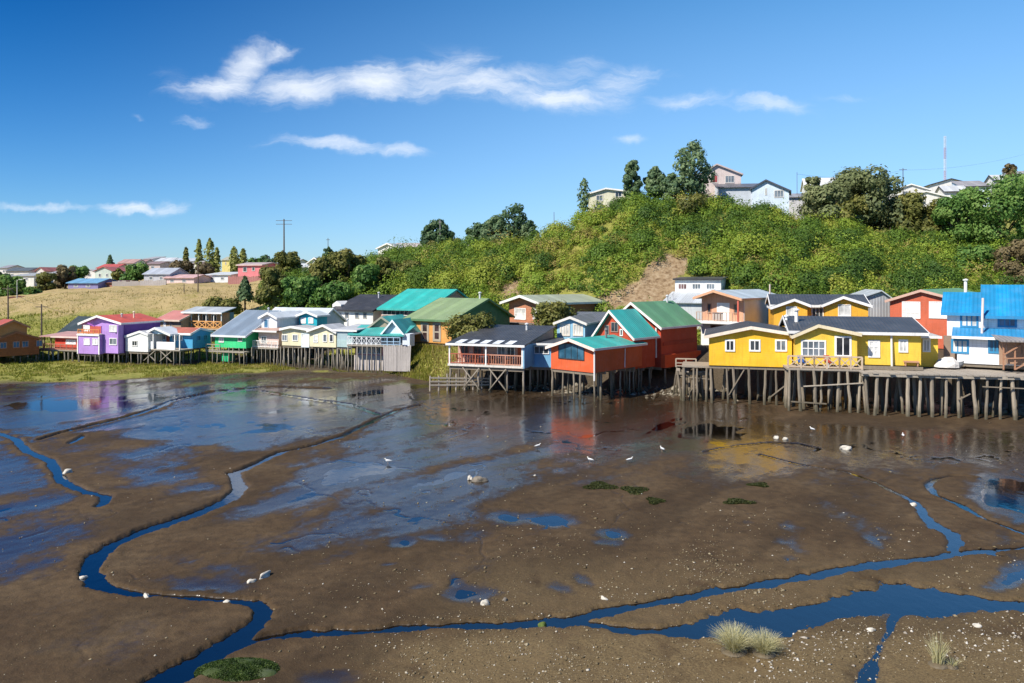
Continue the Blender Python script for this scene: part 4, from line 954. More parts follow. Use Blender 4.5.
# --- lean-to of bare boards ---------------------------------------------------------------------------------------------------------
h = House('board_lean_to', 'unfinished brown board lean-to with grey roof at the right edge', 'shed', 1050, 60, 371, 15, pl=1003, L=4)
zl = h.front(1003, 340)[1]
h.shed(None, ML((.30, .28, .27), 'x'), zl - .1, zl + .45, trim=None)
mb = MB()
for i in range(6): mb.box(i * h.w / 6 + .02, (i + 1) * h.w / 6 - .02, .9, .95, .3 + .1 * (i % 2), zl - .1)
h.add('wall', mb, ('board_h', (.40, .25, .16)))
mb = MB()
for x in np.linspace(.05, h.w, 5): mb.box(x - .05, x + .05, 0, .1, 0, zl - .05)
mb.beam((.05, -.03, 1.2), (h.w * .5, -.03, zl - .1), .1); mb.beam((.05, -.05, .9), (h.w, -.05, 1.1), .09); mb.beam((h.w * .25, -.08, .05), (h.w * .75, -.08, 1.1), .09); mb.beam((.05, .05, zl - .1), (h.w, .05, zl - .1), .1)
h.add('timber_frame', mb, ('wood', (.42, .22, .13)))

# ------------------------------------------------------------------ boardwalks
h = House('landing', 'small broken plank landing between the tallest red house and the golden yellow house', 'landing', 711, 69, 371.5, 12, pl=676, L=3.0)
mb = MB(); n = int(h.w / .35)
for i in range(n):
    if random.random() < .82: mb.box(i * h.w / n + .02, (i + 1) * h.w / n - .02, random.uniform(-.4, .2), h.L - random.uniform(0, .8), -.1, random.uniform(-.02, .03))
h.add('deck', mb, ('wood', (.34, .29, .23)))
h.joists(0, h.w, 0, h.L, -.11); h.stilts(.1, h.w, (.1, 1.2, 2.4, 3.3), .8, r=.12, lean=.3, over=.12)
h.railing([(0, h.L), (h.w * .6, h.L)], .8, 1.1, 'mid', ('wood', (.40, .34, .27)), thick=.1)
h.brace((.4, -.05, -.5), (3.0, -.05, -.7), .14); h.brace((1.0, -.02, -2.2), (2.4, -.02, -.4), .12)

h = House('boardwalk', 'narrow boardwalk with crossed timber railing below the lemon yellow house', 'boardwalk', 862, 62.6, 369.5, 12, pl=788, L=2.8)
h.deck(-.1, h.w + .1, -.1, h.L, 0, m=('wood', (.36, .31, .25)))
h.railing([(0, 0), (h.w * .36, 0), (h.w * .7, 0), (h.w, 0)], 1.0, 1.1, 'x', ('wood', (.58, .45, .32)), thick=.11)
h.stilts(.1, h.w - .1, (.0,), 1.05, r=.14, lean=.18, m=('pile', (.33, .28, .21))); h.stilts(.2, h.w - .1, (1.3, 2.5), 1.35, r=.14, lean=.2); h.joists(0, h.w, 0, h.L)
h.brace((1.2, -.15, -1.5), (h.w, -.15, -1.1), .14, ('wood', (.46, .40, .32))); h.brace((.2, -.15, -2.8), (3, -.15, -2.9), .16)
h = House('boardwalk', 'wide weathered timber deck on thick log stilts in front of the white and blue house', 'boardwalk', 1060, 58.5, 377, 12, pl=862, L=6.5)
mb = MB(); n = int(h.w / .4)
for i in range(n):
    mb.box(i * h.w / n + .015, (i + 1) * h.w / n - .015, random.uniform(-.3, .1), h.L, -.1, random.uniform(-.01, .015))
h.add('deck', mb, ('wood', (.36, .32, .27)))
h.add('edge_beam', MB().beam((0, .1, -.2), (h.w * .5, .1, -.24), .2).beam((h.w * .5, .12, -.22), (h.w, .1, -.2), .2), ('wood', (.40, .35, .28)))
h.stilts(.3, h.w - .2, (.2,), 1.15, r=.14, lean=.2, m=('pile', (.32, .27, .205))); h.stilts(.3, h.w - .2, (1.3, 2.6), 1.4, r=.135, lean=.3); h.stilts(.3, h.w - .2, (4.4,), 2.2, r=.15)
h.brace((h.w * .62, -.02, -.9), (h.w * .95, -.02, -1.0), .12); h.brace((h.w * .5, .05, -2.0), (h.w * .56, .05, -1.5), .12)
h.joists(0, h.w, .6, h.L, -.12)
DK = h
h = House('covered_boat', 'small upturned boat under a pale crumpled tarpaulin on the right deck', 'boat', 962, 63, 368.5, 15, pl=936, L=1.2)
prof = [(0, .05, .1), (.3, .45, .55), (.9, .62, .85), (1.5, .58, .8), (1.9, .36, .5), (2.05, .08, .1)]
mb = MB()
for i, (x, hw, hh) in enumerate(prof):
    for k in range(9):
        a = math.pi * k / 8; q = 1 + .07 * math.sin(k * 2.3 + i * 1.7)
        mb.v.append((x * h.w / 2.05, .6 - hw * math.cos(a) * q, .02 + hh * math.sin(a) * q))
for i in range(len(prof) - 1):
    for k in range(8): mb.f.append((i * 9 + k, i * 9 + k + 1, (i + 1) * 9 + k + 1, (i + 1) * 9 + k))
h.add('tarpaulin', mb, ('plain', (.62, .60, .57))); h.add('keel', MB().beam((.3, .6, .62), (h.w - .35, .6, .6), .08), ('plain', (.42, .38, .36)))
h.add('prow', MB().tube([(h.w * .86, .6, .1), (h.w + .15, .6, .35), (h.w + .3, .6, .55)], [.25, .2, .05], 8), ('plain', (.12, .13, .14)))
# deck chairs on the narrow boardwalk
def chair(px, py, Y, col, label):
    r = tag(empty('deck_chair', Matrix.Translation(P(px, py, Y)) @ Matrix.Rotation(R(random.uniform(-40, 20)), 4, 'Z')), label, 'chair', 'chairs on the yellow house deck')
    MB().box(-.25, .25, -.25, .25, .40, .46).build('seat', mat('plain', col), r)
    MB().prism([(.2, .46), (.27, .46), (.4, 1.0), (.33, 1.0)], 'yz', -.25, .25).build('backrest', mat('plain', col), r)
    for sx in (-.22, .22):
        for sy in (-.22, .22): MB().beam((sx, sy, .4), (sx * 1.15, sy * 1.15, 0), .05).build('leg', mat('plain', (.5, .5, .5)), r)
chair(802, 367.5, 63.9, (.03, .12, .42), 'blue plastic chair behind the crossed railing of the narrow boardwalk')
chair(829, 367.5, 63.4, (.55, .08, .05), 'red plastic chair behind the crossed railing near the glass doors')
# ------------------------------------------------------------------ grey plank wall and low timber fence
h = House('plank_wall', 'tall weathered grey palisade of vertical planks beside the glazed restaurant', 'wall', 411, 87, 369, 12, pl=383, L=.3)
mb = MB(); n = 16
for i in range(n):
    z = h.fz(346) + random.uniform(-.15, .12); sl = .25 * (i / n - .4)
    mb.prism([(i * h.w / n + .01 - sl, -.3), ((i + 1) * h.w / n - .01 - sl, -.3), ((i + 1) * h.w / n - .01, z), (i * h.w / n + .01, z)], 'xz', random.uniform(-.05, .03), .09)
h.add('planks', mb, ('wood', (.47, .43, .40)))
h = House('bank_fence', 'low weathered timber rail fence along the foot of the grassy bank', 'fence', 490, 76.5, 385, -14, pl=430, L=.3)
mb = MB(); n = 7; zt = 1.25
for i in range(n + 1): mb.tube([(i * h.w / n, 0, -.5), (i * h.w / n + random.uniform(-.05, .05), 0, zt + random.uniform(-.2, .1) - .9 * i / n * .3)], .08, 6)
h.add('post', mb, ('wood', (.42, .36, .29)))
mb = MB()
for k in range(3): mb.beam((0, -.08, .2 + k * .36), (h.w, -.08, .05 + k * .3), .05, .15)
h.add('rail', mb, ('wood', (.45, .39, .31)))
build_mud()
# ------------------------------------------------------------------ foliage
def leaf_mat(name, stops, rough=.6, thin=.35):
    s = NT(name)
    t = s.n('ShaderNodeAttribute', attribute_name='tone').outputs['Fac']
    c = s.ramp(t, stops)
    b = s.n('ShaderNodeBsdfPrincipled'); s.l(c, b.inputs['Base Color']); b.inputs['Roughness'].default_value = rough; b.inputs['Specular IOR Level'].default_value = .25
    tr = s.n('ShaderNodeBsdfTranslucent'); s.l(c, tr.inputs['Color'])
    mx = s.n('ShaderNodeMixShader'); mx.inputs[0].default_value = thin
    s.l(b.outputs[0], mx.inputs[1]); s.l(tr.outputs[0], mx.inputs[2]); s.l(mx.outputs[0], s.out.inputs[0])
    return s.m
LM = {
 'shrub': leaf_mat('shrub_leaves', [(0, (.050, .105, .022)), (.3, (.115, .20, .026)), (.6, (.22, .315, .034)), (.85, (.34, .37, .055)), (1, (.30, .23, .08))]),
 'conifer': leaf_mat('conifer_needles', [(0, (.04, .085, .045)), (.5, (.09, .16, .07)), (1, (.16, .23, .10))]),
 'eucalypt': leaf_mat('eucalypt_leaves', [(0, (.065, .125, .07)), (.5, (.14, .22, .105)), (1, (.24, .31, .15))]),
 'olive': leaf_mat('olive_leaves', [(0, (.075, .09, .022)), (.5, (.16, .17, .040)), (1, (.27, .25, .07))]),
 'brown': leaf_mat('brown_leaves', [(0, (.10, .072, .04)), (.5, (.17, .135, .065)), (1, (.25, .20, .10))]),
 'bright': leaf_mat('bright_leaves', [(0, (.05, .12, .028)), (.5, (.12, .24, .05)), (1, (.22, .32, .08))]),
 'poplar': leaf_mat('poplar_leaves', [(0, (.14, .17, .04)), (.5, (.26, .29, .07)), (1, (.36, .36, .11))]),
 'grey': leaf_mat('grey_leaves', [(0, (.11, .14, .06)), (.5, (.19, .225, .095)), (1, (.28, .30, .14))]),
}
BARK = ('wood', (.11, .085, .06))
def leaf_quads(cen, nrm, size, asp=.6):
    n = len(cen)
    a = np.cross(nrm, RNG.normal(size=(n, 3))); a /= np.linalg.norm(a, axis=1, keepdims=True) + 1e-9
    b = np.cross(nrm, a); b /= np.linalg.norm(b, axis=1, keepdims=True) + 1e-9
    a = a * size[:, None]; b = b * size[:, None] * asp
    v = np.stack([cen - a, cen + b * 1.0 + a * .1, cen + a, cen - b], 1).reshape(-1, 3)
    return v
def unit(n):
    d = RNG.normal(size=(n, 3)); return d / np.linalg.norm(d, axis=1, keepdims=True)
def crown_points(kind, h, r, n):
    """points, normals, tone for a crown of height h, radius r, foot at z = 0"""
    if kind in ('cone', 'column', 'fir'):
        t = RNG.random(n) ** (.8 if kind != 'column' else 1.0)
        lay = {'cone': 7, 'fir': 9, 'column': 5}[kind]
        ang = RNG.random(n) * 2 * math.pi
        k = np.abs(np.sin(t * lay * math.pi + np.sin(ang * 3) * .8))
        prof = (1 - t) ** .85 + .05 if kind != 'column' else np.sin(np.clip(t * .93 + .07, 0, 1) * math.pi) ** .55
        lob = 1 + .28 * np.sin(ang * 5 + t * 17) + .15 * np.sin(ang * 9 - t * 31)
        rr = r * prof * (.62 + .38 * k) * lob * (.55 + .45 * RNG.random(n) ** .5)
        p = np.stack([rr * np.cos(ang), rr * np.sin(ang), t * h + RNG.normal(size=n) * h * .012 - rr * .12], 1)
        nr = np.stack([np.cos(ang), np.sin(ang), np.full(n, .45)], 1) + RNG.normal(size=(n, 3)) * .32
        tone = np.clip(.5 + .35 * (k - .5) + RNG.normal(size=n) * .2, 0, 1)
        return p, nr, tone
    # lobed crowns
    nl = {'round': 16, 'airy': 17, 'wide': 24, 'bush': 12}[kind]
    lobes = []
    for i in range(nl):
        f = (i + .5) / nl
        if kind == 'airy':
            z = h * (.12 + .82 * f); q = r * (.72 * math.sin(math.pi * (f * .82 + .14)) ** .7); rad = r * random.uniform(.34, .52) * (1.1 - .5 * f)
        elif kind == 'wide':
            z = h * random.uniform(.15, .8); q = r * (1 - (z / h - .35) ** 2) * .76; rad = r * random.uniform(.26, .44)
        elif kind == 'bush':
            z = h * random.uniform(.2, .65); q = r * .6; rad = r * random.uniform(.3, .5)
        else:
            z = h * (.2 + .66 * random.random()); q = r * .68 * math.sqrt(max(.05, 1 - ((z / h - .45) / .62) ** 2)); rad = r * random.uniform(.3, .48)
        a = i * 2.4 + random.uniform(-.5, .5); q *= random.uniform(.55, 1.05)
        lobes.append((q * math.cos(a), q * math.sin(a), z, rad, random.uniform(-.2, .2)))
    w = np.array([l[3] ** 2 for l in lobes]); li = RNG.choice(nl, n, p=w / w.sum()); L = np.array(lobes)[li]
    d = unit(n)
    dist = (.70 + .36 * RNG.random(n)) * (1 + .2 * np.sin(d[:, 0] * 7 + L[:, 2] * 3) * np.sin(d[:, 1] * 6 + L[:, 0] * 5))
    p = L[:, :3] + d * (L[:, 3] * dist)[:, None] * np.array([1, 1, .85])
    p[:, 2] = np.clip(p[:, 2], .02 * h, None)
    tone = np.clip(.5 + L[:, 4] * 1.3 + RNG.normal(size=n) * .18, 0, 1)
    return p, d + RNG.normal(size=(n, 3)) * .32 + np.array([0, 0, .15]), tone
TREES = []
def tree(px, top, base, wpx, Y, kind, leaf, label, name='tree', cat='tree', group=None, n=None, trunk=.18, size=None, sink=.5):
    """px, top, base, wpx in the picture at depth Y"""
    X = (px - 512) / F * Y; k = Y / F
    zt = CH - (top - HZ) * k; zb = CH - (base - HZ) * k; g = tz(X, Y)
    zf = min(zb, g + .0) if zb > g else zb
    root = tag(empty(name, Matrix.Translation((X, Y, min(zb, g)))), label, cat, group)
    z0 = min(zb, g); h = zt - z0; r = wpx * k / 2
    hc = (zt - max(zb, z0)) ; ch = hc * (1 - trunk) if zb <= g + .5 else hc
    cz = zt - ch - z0
    area = wpx * (base - top)
    n = n or int(min(8000, max(240, area * 4.2)))
    p, nr, tone = crown_points(kind, ch, r, n); p[:, 2] += cz
    nr = nr / (np.linalg.norm(nr, axis=1, keepdims=True) + 1e-9)
    sz = (size or max(.15, 1.75 * k)) * RNG.uniform(.6, 1.25, n)
    v = leaf_quads(p, nr, sz)
    o = fast_mesh('crown', v, np.arange(4 * n).reshape(-1, 4), LM[leaf], {'tone': np.repeat(tone, 4)}); o.parent = root
    mb = MB(); rt = max(.09, min(.35, r * .1)); j = lambda q: random.uniform(-q, q)
    tp = [(0, 0, -sink)] + [(j(.1) * r * f, j(.1) * r * f, (cz + ch * .82) * f) for f in (.25, .5, .75, 1.0)]
    mb.tube(tp, [rt * 1.25, rt, rt * .8, rt * .55, rt * .15], 7)
    if kind in ('round', 'airy', 'wide', 'bush'):
        for i in range(5):
            a = i * 1.26 + j(.4); f = random.uniform(.25, .65); b = cz + ch * (f - .2)
            mb.tube([(0, 0, b), (r * .35 * math.cos(a), r * .35 * math.sin(a), b + ch * .16), (r * .65 * math.cos(a), r * .65 * math.sin(a), b + ch * .28)], [rt * .55, rt * .4, rt * .12], 5)
    mb.build('trunk', mat(*BARK), root)
    return root
GT = 'trees along the skyline'
# crest of the high hill
tree(584, 179, 210, 13, 138, 'column', 'eucalypt', 'slim young tree at the left end of the hilltop, left of the cream house', n=420, trunk=.05)
tree(632, 159, 200, 21, 137, 'airy', 'eucalypt', 'airy grey green tree on the hilltop just right of the cream house', trunk=.2, group=GT)
tree(655, 166, 199, 25, 137, 'airy', 'eucalypt', 'short dark crowned tree on the hilltop beside the tallest tree', trunk=.12, group=GT)
tree(691, 140, 206, 44, 133, 'airy', 'eucalypt', 'tallest eucalyptus on the hilltop left of the pinkish gabled house', trunk=.1, n=3400, group=GT)
tree(672, 172, 214, 28, 134, 'airy', 'eucalypt', 'leaning eucalyptus at the left foot of the tallest hilltop tree', trunk=.08, group=GT)
tree(686, 190, 262, 46, 126, 'round', 'olive', 'tall olive brown tree standing above the landslip', trunk=.05, n=4200)
tree(662, 215, 254, 36, 125, 'round', 'olive', 'squat olive tree at the upper left rim of the landslip', trunk=.05)
# saddle
tree(514, 204, 256, 46, 146, 'airy', 'conifer', 'broad pointed dark tree on the low saddle of the ridge', trunk=.08, n=3000, group=GT)
tree(494, 216, 254, 30, 146, 'airy', 'eucalypt', 'rounded blue green tree left of the broad pointed tree', trunk=.1, group=GT)
tree(529, 220, 254, 24, 145, 'airy', 'eucalypt', 'bushy tree leaning out right of the broad pointed tree', trunk=.1, group=GT)
tree(437, 221, 256, 33, 150, 'airy', 'conifer', 'dark spreading pine beside the long white house', trunk=.15, group=GT)
tree(477, 225, 246, 26, 165, 'round', 'conifer', 'round dark green tree beyond the pale wall on the saddle', trunk=.1)
tree(453, 234, 256, 16, 146, 'bush', 'olive', 'small round olive bush against the pale wall', trunk=.05)
tree(432, 237, 256, 18, 145, 'bush', 'olive', 'olive bush growing in front of the dark spreading pine', trunk=.05)
tree(500, 233, 262, 26, 140, 'bush', 'olive', 'brownish olive bush below the rounded blue green tree', trunk=.05)
# olive trees behind the white and pale blue houses
for a in ((347, 247, 306, 44, 132, 'round', 'olive', 'tall olive tree in the middle of the wooded bank'), (388, 255, 304, 40, 130, 'round', 'olive', 'dense olive tree below the long white house'), (411, 260, 304, 32, 129, 'round', 'olive', 'olive tree at the right end of the wooded bank'), (322, 255, 304, 34, 130, 'round', 'olive', 'dark olive tree left of the tallest olive tree'),
          (302, 276, 308, 44, 124, 'round', 'bright', 'light green leafy tree above the blue grey roof'), (366, 262, 300, 30, 126, 'round', 'bright', 'fresh green tree between two olive trees'), (333, 276, 306, 36, 122, 'bush', 'bright', 'low bright green tree behind the white house dormer'),
          (276, 263, 307, 34, 126, 'round', 'olive', 'dark olive tree right of the little fir'), (288, 250, 276, 27, 150, 'round', 'olive', 'round brownish tree beside the white gable on the skyline'), (328, 247, 260, 13, 160, 'round', 'conifer', 'small dark round tree at the foot of a skyline pole'), (268, 280, 308, 26, 120, 'bush', 'olive', 'low olive bush above the big blue grey roof')):
    tree(*a, trunk=.05)
tree(245, 277, 300, 19, 128, 'fir', 'conifer', 'little dark fir standing alone on the grassy slope', trunk=.1)
tree(222, 298, 314, 40, 121, 'bush', 'olive', 'low thorny thicket on the slope left of the little fir', trunk=.05, name='thicket', cat='bush')
# poplars and town trees on the left
for px, t, b, w, lab in ((199, 240, 272, 7, 'slim poplar, leftmost of the tall pair on the left skyline'), (210, 239, 274, 12, 'thick poplar beside the slim one on the left skyline'), (217, 248, 274, 7, 'short poplar tucked against the thick one'), (186, 248, 264, 5, 'thin distant poplar over the town roofs'), (234, 247, 274, 11, 'yellowish poplar left of the pink house'), (243, 249, 270, 8, 'dark poplar over the roof of the pink house')):
    tree(px, t, b, w, 215, 'column', 'poplar' if w > 6 else 'olive', lab, trunk=.03, n=420, group='poplars on the left skyline')
for a in ((66, 264, 294, 24, 190, 'round', 'brown', 'brown bare looking tree above the dry slope'), (80, 265, 290, 22, 195, 'round', 'bright', 'green tree beside the bare looking brown one'), (12, 276, 302, 30, 180, 'round', 'bright', 'leafy green tree in the far left corner'), (30, 284, 302, 20, 175, 'bush', 'bright', 'low green bush behind the pole on the left'), (46, 272, 296, 20, 185, 'round', 'olive', 'dark olive tree left of the bare looking tree'),
          (135, 265, 284, 26, 215, 'round', 'bright', 'round green tree by the blue roofed shack'), (118, 268, 284, 13, 220, 'round', 'olive', 'small tree right of the pale green house'), (110, 256, 267, 9, 260, 'fir', 'conifer', 'tiny dark conifer over the red roofed house'), (182, 262, 283, 26, 210, 'round', 'brown', 'rusty brown tree in front of the poplars'), (205, 264, 283, 20, 200, 'round', 'brown', 'brown tree at the foot of the thick poplar'), (256, 254, 272, 22, 225, 'bush', 'bright', 'low green tree behind the pink house'), (292, 250, 270, 16, 200, 'round', 'olive', 'olive tree beside the lattice mast'), (2, 270, 300, 18, 200, 'round', 'conifer', 'dark conifer cut by the left edge'), (268, 253, 270, 20, 228, 'bush', 'conifer', 'dark hedge like tree right of the pink house')):
    tree(*a, trunk=.08)
# right part of the hill
for a in ((868, 164, 246, 76, 142, 'wide', 'grey', 'large grey green spreading tree on the right hilltop'), (826, 184, 232, 52, 140, 'round', 'grey', 'dull grey tree left of the large spreading tree'), (812, 176, 196, 16, 146, 'round', 'grey', 'small round crowned tree on a bare trunk by the white roof'), (905, 192, 250, 54, 140, 'round', 'olive', 'olive tree below the white hilltop houses'), (938, 198, 254, 52, 138, 'round', 'olive', 'brownish olive tree left of the big bright green tree'), (848, 198, 244, 50, 139, 'round', 'olive', 'dark olive tree under the large spreading tree'), (890, 222, 252, 44, 136, 'bush', 'olive', 'low olive thicket under the olive trees on the right'), (925, 228, 258, 40, 132, 'bush', 'olive', 'shaggy olive bush on the right slope'),
          (1000, 160, 268, 92, 124, 'wide', 'bright', 'biggest bright green leafy tree at the right edge'), (960, 186, 262, 48, 126, 'round', 'bright', 'bright green tree on the left flank of the biggest one'), (1018, 240, 294, 44, 108, 'round', 'brown', 'reddish brown bush at the right edge below the bright trees'), (1010, 163, 182, 14, 178, 'round', 'brown', 'small reddish tree among the houses at the top right'), (975, 240, 280, 46, 114, 'bush', 'bright', 'lower bright green bush above the green roof')):
    tree(*a, trunk=.05, n=min(14000, int(a[3] * (a[2] - a[1]) * 3.6)))
# bushes by the stilt houses
tree(470, 309, 341, 48, 84, 'wide', 'olive', 'sprawling olive tree between the orange house and the veranda house', trunk=.05, n=3600)
tree(552, 300, 329, 44, 90, 'wide', 'olive', 'yellowish olive tree between the brick red house and the sky blue house', trunk=.05, n=3200)

# ------------------------------------------------------------------ shrubbery over the hill (nobody could count it)
def shrubbery():
    N = 4600
    px = RNG.uniform(262, 1190, N); t = RNG.random(N)
    yf, yc = curve(HILL, px, 1) - 9, curve(HILL, px, 3) + 3
    Y = yf + (yc - yf) * t; X = (px - 512) / F * Y
    z = terrain(X, Y); py = HZ - F * (z - CH) / Y
    ok = soil_mask(px + RNG.normal(size=N) * 3, py + RNG.normal(size=N) * 2) < .5
    ok &= ~footprint(X, Y, 1.0)
    ok &= ~((px < 300) & (RNG.random(N) < (300 - px) / 45))
    X, Y, z, px, py = X[ok], Y[ok], z[ok], px[ok], py[ok]; N = len(X)
    tone0 = np.clip(.26 + 1.1 * (fbm(X * .09, Y * .09 + 40, 3, 81) - .22) + RNG.normal(size=N) * .20, .05, .95)
    tone0 = np.where(px < 420, tone0 * .85, tone0)
    tone0 = np.where(RNG.random(N) < .16, RNG.random(N) * .22, tone0)
    rad = RNG.gamma(3.2, .30, N) * np.where(RNG.random(N) < .10, 1.8, 1) * (.55 + .9 * fbm(X * .12, Y * .12, 2, 83)) + .25
    # now and then one big rounded bush, built from several layers of leaves
    big = np.where(RNG.random(N) < .034)[0]; big = big[(px[big] > 330)]
    br = RNG.uniform(1.9, 3.3, len(big)); bt = np.where(RNG.random(len(big)) < .45, RNG.uniform(.05, .3, len(big)), RNG.uniform(.5, .8, len(big)))
    rep_ = 7
    X = np.concatenate([X, np.repeat(X[big], rep_)]); Y = np.concatenate([Y, np.repeat(Y[big], rep_)]); z = np.concatenate([z, np.repeat(z[big], rep_)])
    rad = np.concatenate([rad, np.repeat(br, rep_) * RNG.uniform(.88, 1.0, len(big) * rep_)]); tone0 = np.concatenate([tone0, np.repeat(bt, rep_)]); N = len(X)
    M = 330
    d = unit(N * M); d[:, 2] = np.abs(d[:, 2]) * 1.1 - .15
    r = np.repeat(rad, M); ph = np.repeat(RNG.random(N) * 6, M)
    dist = (.74 + .3 * RNG.random(N * M)) * (1 + .28 * np.sin(d[:, 0] * 5 + ph) * np.sin(d[:, 1] * 5 + ph * 2))
    c = np.stack([np.repeat(X, M), np.repeat(Y, M), np.repeat(z, M) + r * .15], 1) + d * (r * dist)[:, None] * np.repeat(np.stack([np.ones(N), np.ones(N), np.where(rad > 1.85, .95, RNG.uniform(.7, 1.45, N))], 1), M, 0)
    nr = d + RNG.normal(size=d.shape) * .3 + np.array([0, 0, .1]); nr /= np.linalg.norm(nr, axis=1, keepdims=True)
    tone = np.clip(np.repeat(tone0, M) + RNG.normal(size=N * M) * .055, 0, 1)
    sz = (.088 + .040 * np.minimum(np.repeat(rad, M), 2.2)) * RNG.uniform(.6, 1.2, N * M)
    o = fast_mesh('hillside_shrubbery', leaf_quads(c, nr, sz), np.arange(4 * N * M).reshape(-1, 4), LM['shrub'], {'tone': np.repeat(tone, 4)})
    tag(o, 'tangled bright green and olive shrubs covering the steep hillside behind the houses', 'shrubs', kind='stuff')
shrubbery()
GRASSM = leaf_mat('grass_blades', [(0, (.08, .11, .016)), (.5, (.21, .235, .03)), (.8, (.34, .30, .065)), (1, (.44, .35, .15))], thin=.6)
def blades(X, Y, h, tone, w=.03, lean=.35):
    n = len(X); z = terrain(X, Y) - .02
    a = RNG.random(n) * 2 * math.pi; dx, dy = np.cos(a), np.sin(a)
    l = lean * RNG.random(n) * h; b = RNG.random(n) * 2 * math.pi
    p0 = np.stack([X - dx * w, Y - dy * w, z], 1); p1 = np.stack([X + dx * w, Y + dy * w, z], 1)
    m = np.stack([X + np.cos(b) * l * .4, Y + np.sin(b) * l * .4, z + h * .6], 1); e = np.stack([X + np.cos(b) * l, Y + np.sin(b) * l, z + h], 1)
    wv = np.stack([dx * w * .7, dy * w * .7, np.zeros(n)], 1)
    v = np.stack([p0, p1, m + wv, m - wv, m - wv, m + wv, e + wv * .3, e - wv * .3], 1).reshape(-1, 3)
    return v, np.arange(8 * n).reshape(-1, 4), np.repeat(tone, 8)
def grasses():
    vs, fs, ts, off = [], [], [], 0
    def put(px, Y, h, tone, w, lean=.35):
        nonlocal off
        X = (px - 512) / F * Y
        v, f, t = blades(X, Y, h, tone, w, lean); vs.append(v); fs.append(f + off); ts.append(t); off += len(v)
    # shore strip on the left
    n = 42000; px = RNG.uniform(-120, 420, n); sh = curve(SHORE, px, 1); Y = sh + 2 + RNG.random(n) ** 1.0 * np.interp(px, [0, 290, 420], [24, 13, 5])
    X = (px - 512) / F * Y; cl = fbm(X * .35, Y * .35, 3, 91)
    k = (~footprint(X, Y, .2)) & (cl > np.interp(Y - sh, [0, 5, 9], [.56, .43, .3])); px, Y, cl = px[k], Y[k], cl[k]; n = len(px)
    big = fbm((px - 512) / F * Y * .9, Y * .9, 2, 93)
    put(px, Y, .08 + .42 * np.clip(big - .42, 0, 1) * 2 * RNG.random(n) + .10 * RNG.random(n), np.clip(.55 + (cl - .5) * 1.2 + RNG.normal(size=n) * .15, 0, 1), .045)
    # mound beside the timber fence
    n = 7000; px = RNG.normal(420, 17, n); sh = curve(SHORE, px, 1); Y = sh + 1 + RNG.random(n) * 11
    put(px, Y, .10 + .4 * RNG.random(n) ** 2, np.clip(.62 + RNG.normal(size=n) * .2 + np.where(px > 432, .2, 0), 0, 1), .045)
    # slope behind the left houses
    n = 26000; px = RNG.uniform(-60, 330, n); Y = RNG.uniform(100, 160, n); X = (px - 512) / F * Y
    cl = fbm(X * .2, Y * .2, 3, 95); yy = HZ - F * (terrain(X, Y) - CH) / Y
    dr = sstep(318, 308, yy + (cl - .5) * 16)
    k = RNG.random(n) < (.35 + .65 * (1 - dr)); px, Y, cl, dr = px[k], Y[k], cl[k], dr[k]; n = len(px)
    put(px, Y, .12 + .3 * RNG.random(n) * (cl > .5), np.clip(.35 + dr * .6 + RNG.normal(size=n) * .13 + (cl - .5), 0, 1), .07)
    o = fast_mesh('shore_grass', np.concatenate(vs), np.concatenate(fs), GRASSM, {'tone': np.concatenate(ts)})
    tag(o, 'yellow green salt grass and dry meadow grass on the left bank and slope', 'grass', kind='stuff')
grasses()

# ------------------------------------------------------------------ houses on the hill and in the far town
def far_house(x0, x1, eave, base, ridge, Y, wall, roof, label, style='front', th=15, L=7, wins=(), name='hillside_house', trim=None, apex=.5, eave_r=None, sink=2.5, group=None, kind='board_h'):
    h = House(name, label, 'house', x1, Y, base, th, pl=x0, L=L, group=group)
    el = h.fz(eave); er = el if eave_r is None else h.fz(eave_r)
    if style == 'front': h.gable_front((kind, wall), ML(roof), el, er, h.w * apex, h.fz(ridge), trim=trim, z0=-sink, ov=.35, og=.35)
    elif style == 'side': h.gable_side((kind, wall), ML(roof, 'x'), el, el, L / 2, h.fz(ridge, y=L / 2), trim=trim, z0=-sink)
    else: h.shed((kind, wall), ML(roof, 'x'), el, h.fz(ridge, y=L), trim=trim, z0=-sink)
    for w in wins: h.win(*w[:4], nx=w[4] if len(w) > 4 else 2, ny=1, frame=('plain', (.62, .6, .57)), pane=w[5] if len(w) > 5 else MIDG, fw=.12)
    return h
WT = (.74, .72, .69); DR = (.10, .095, .095); LR = (.55, .57, .58)
GH = 'houses on the right hilltop'; GL = 'houses of the far town'
far_house(588, 640, 193, 205, 188, 139, (.68, .66, .50), (.20, .26, .18), 'cream house with a low green roof on the left of the hilltop', 'front', 12, 8, [(596, 195, 603, 201), (615, 191.5, 622, 197, 2, DKG), (627, 192, 634, 197, 2, DKG)], apex=.35, trim=WHITE, group=GH)
far_house(702, 741, 172.5, 190, 164, 143, (.66, .56, .53), (.17, .11, .11), 'pinkish white gabled house standing highest beside the tallest tree', 'front', 10, 9, [(712, 175, 718, 183, 1, glass((.3, .06, .05))), (725, 175.5, 734.5, 183, 3)], trim=('plain', (.5, .42, .4)), group=GH, apex=.38, eave_r=174)
h = far_house(719, 768, 187, 203, 184, 136, (.56, .60, .66), (.13, .13, .15), 'long low grey white shed in front of the pinkish hilltop house', 'shed', 8, 6, [], name='hilltop_shed', kind='board_v', group=GH); 
far_house(752, 789, 187, 211, 179.5, 134, (.60, .70, .80), (.07, .09, .13), 'pale blue gabled house at the right end of the long shed', 'front', 20, 7, [(774, 190, 784, 197.5, 3), (765, 188, 767, 195, 1)], trim=('plain', (.05, .06, .09)), apex=.38, eave_r=190.5, group=GH)
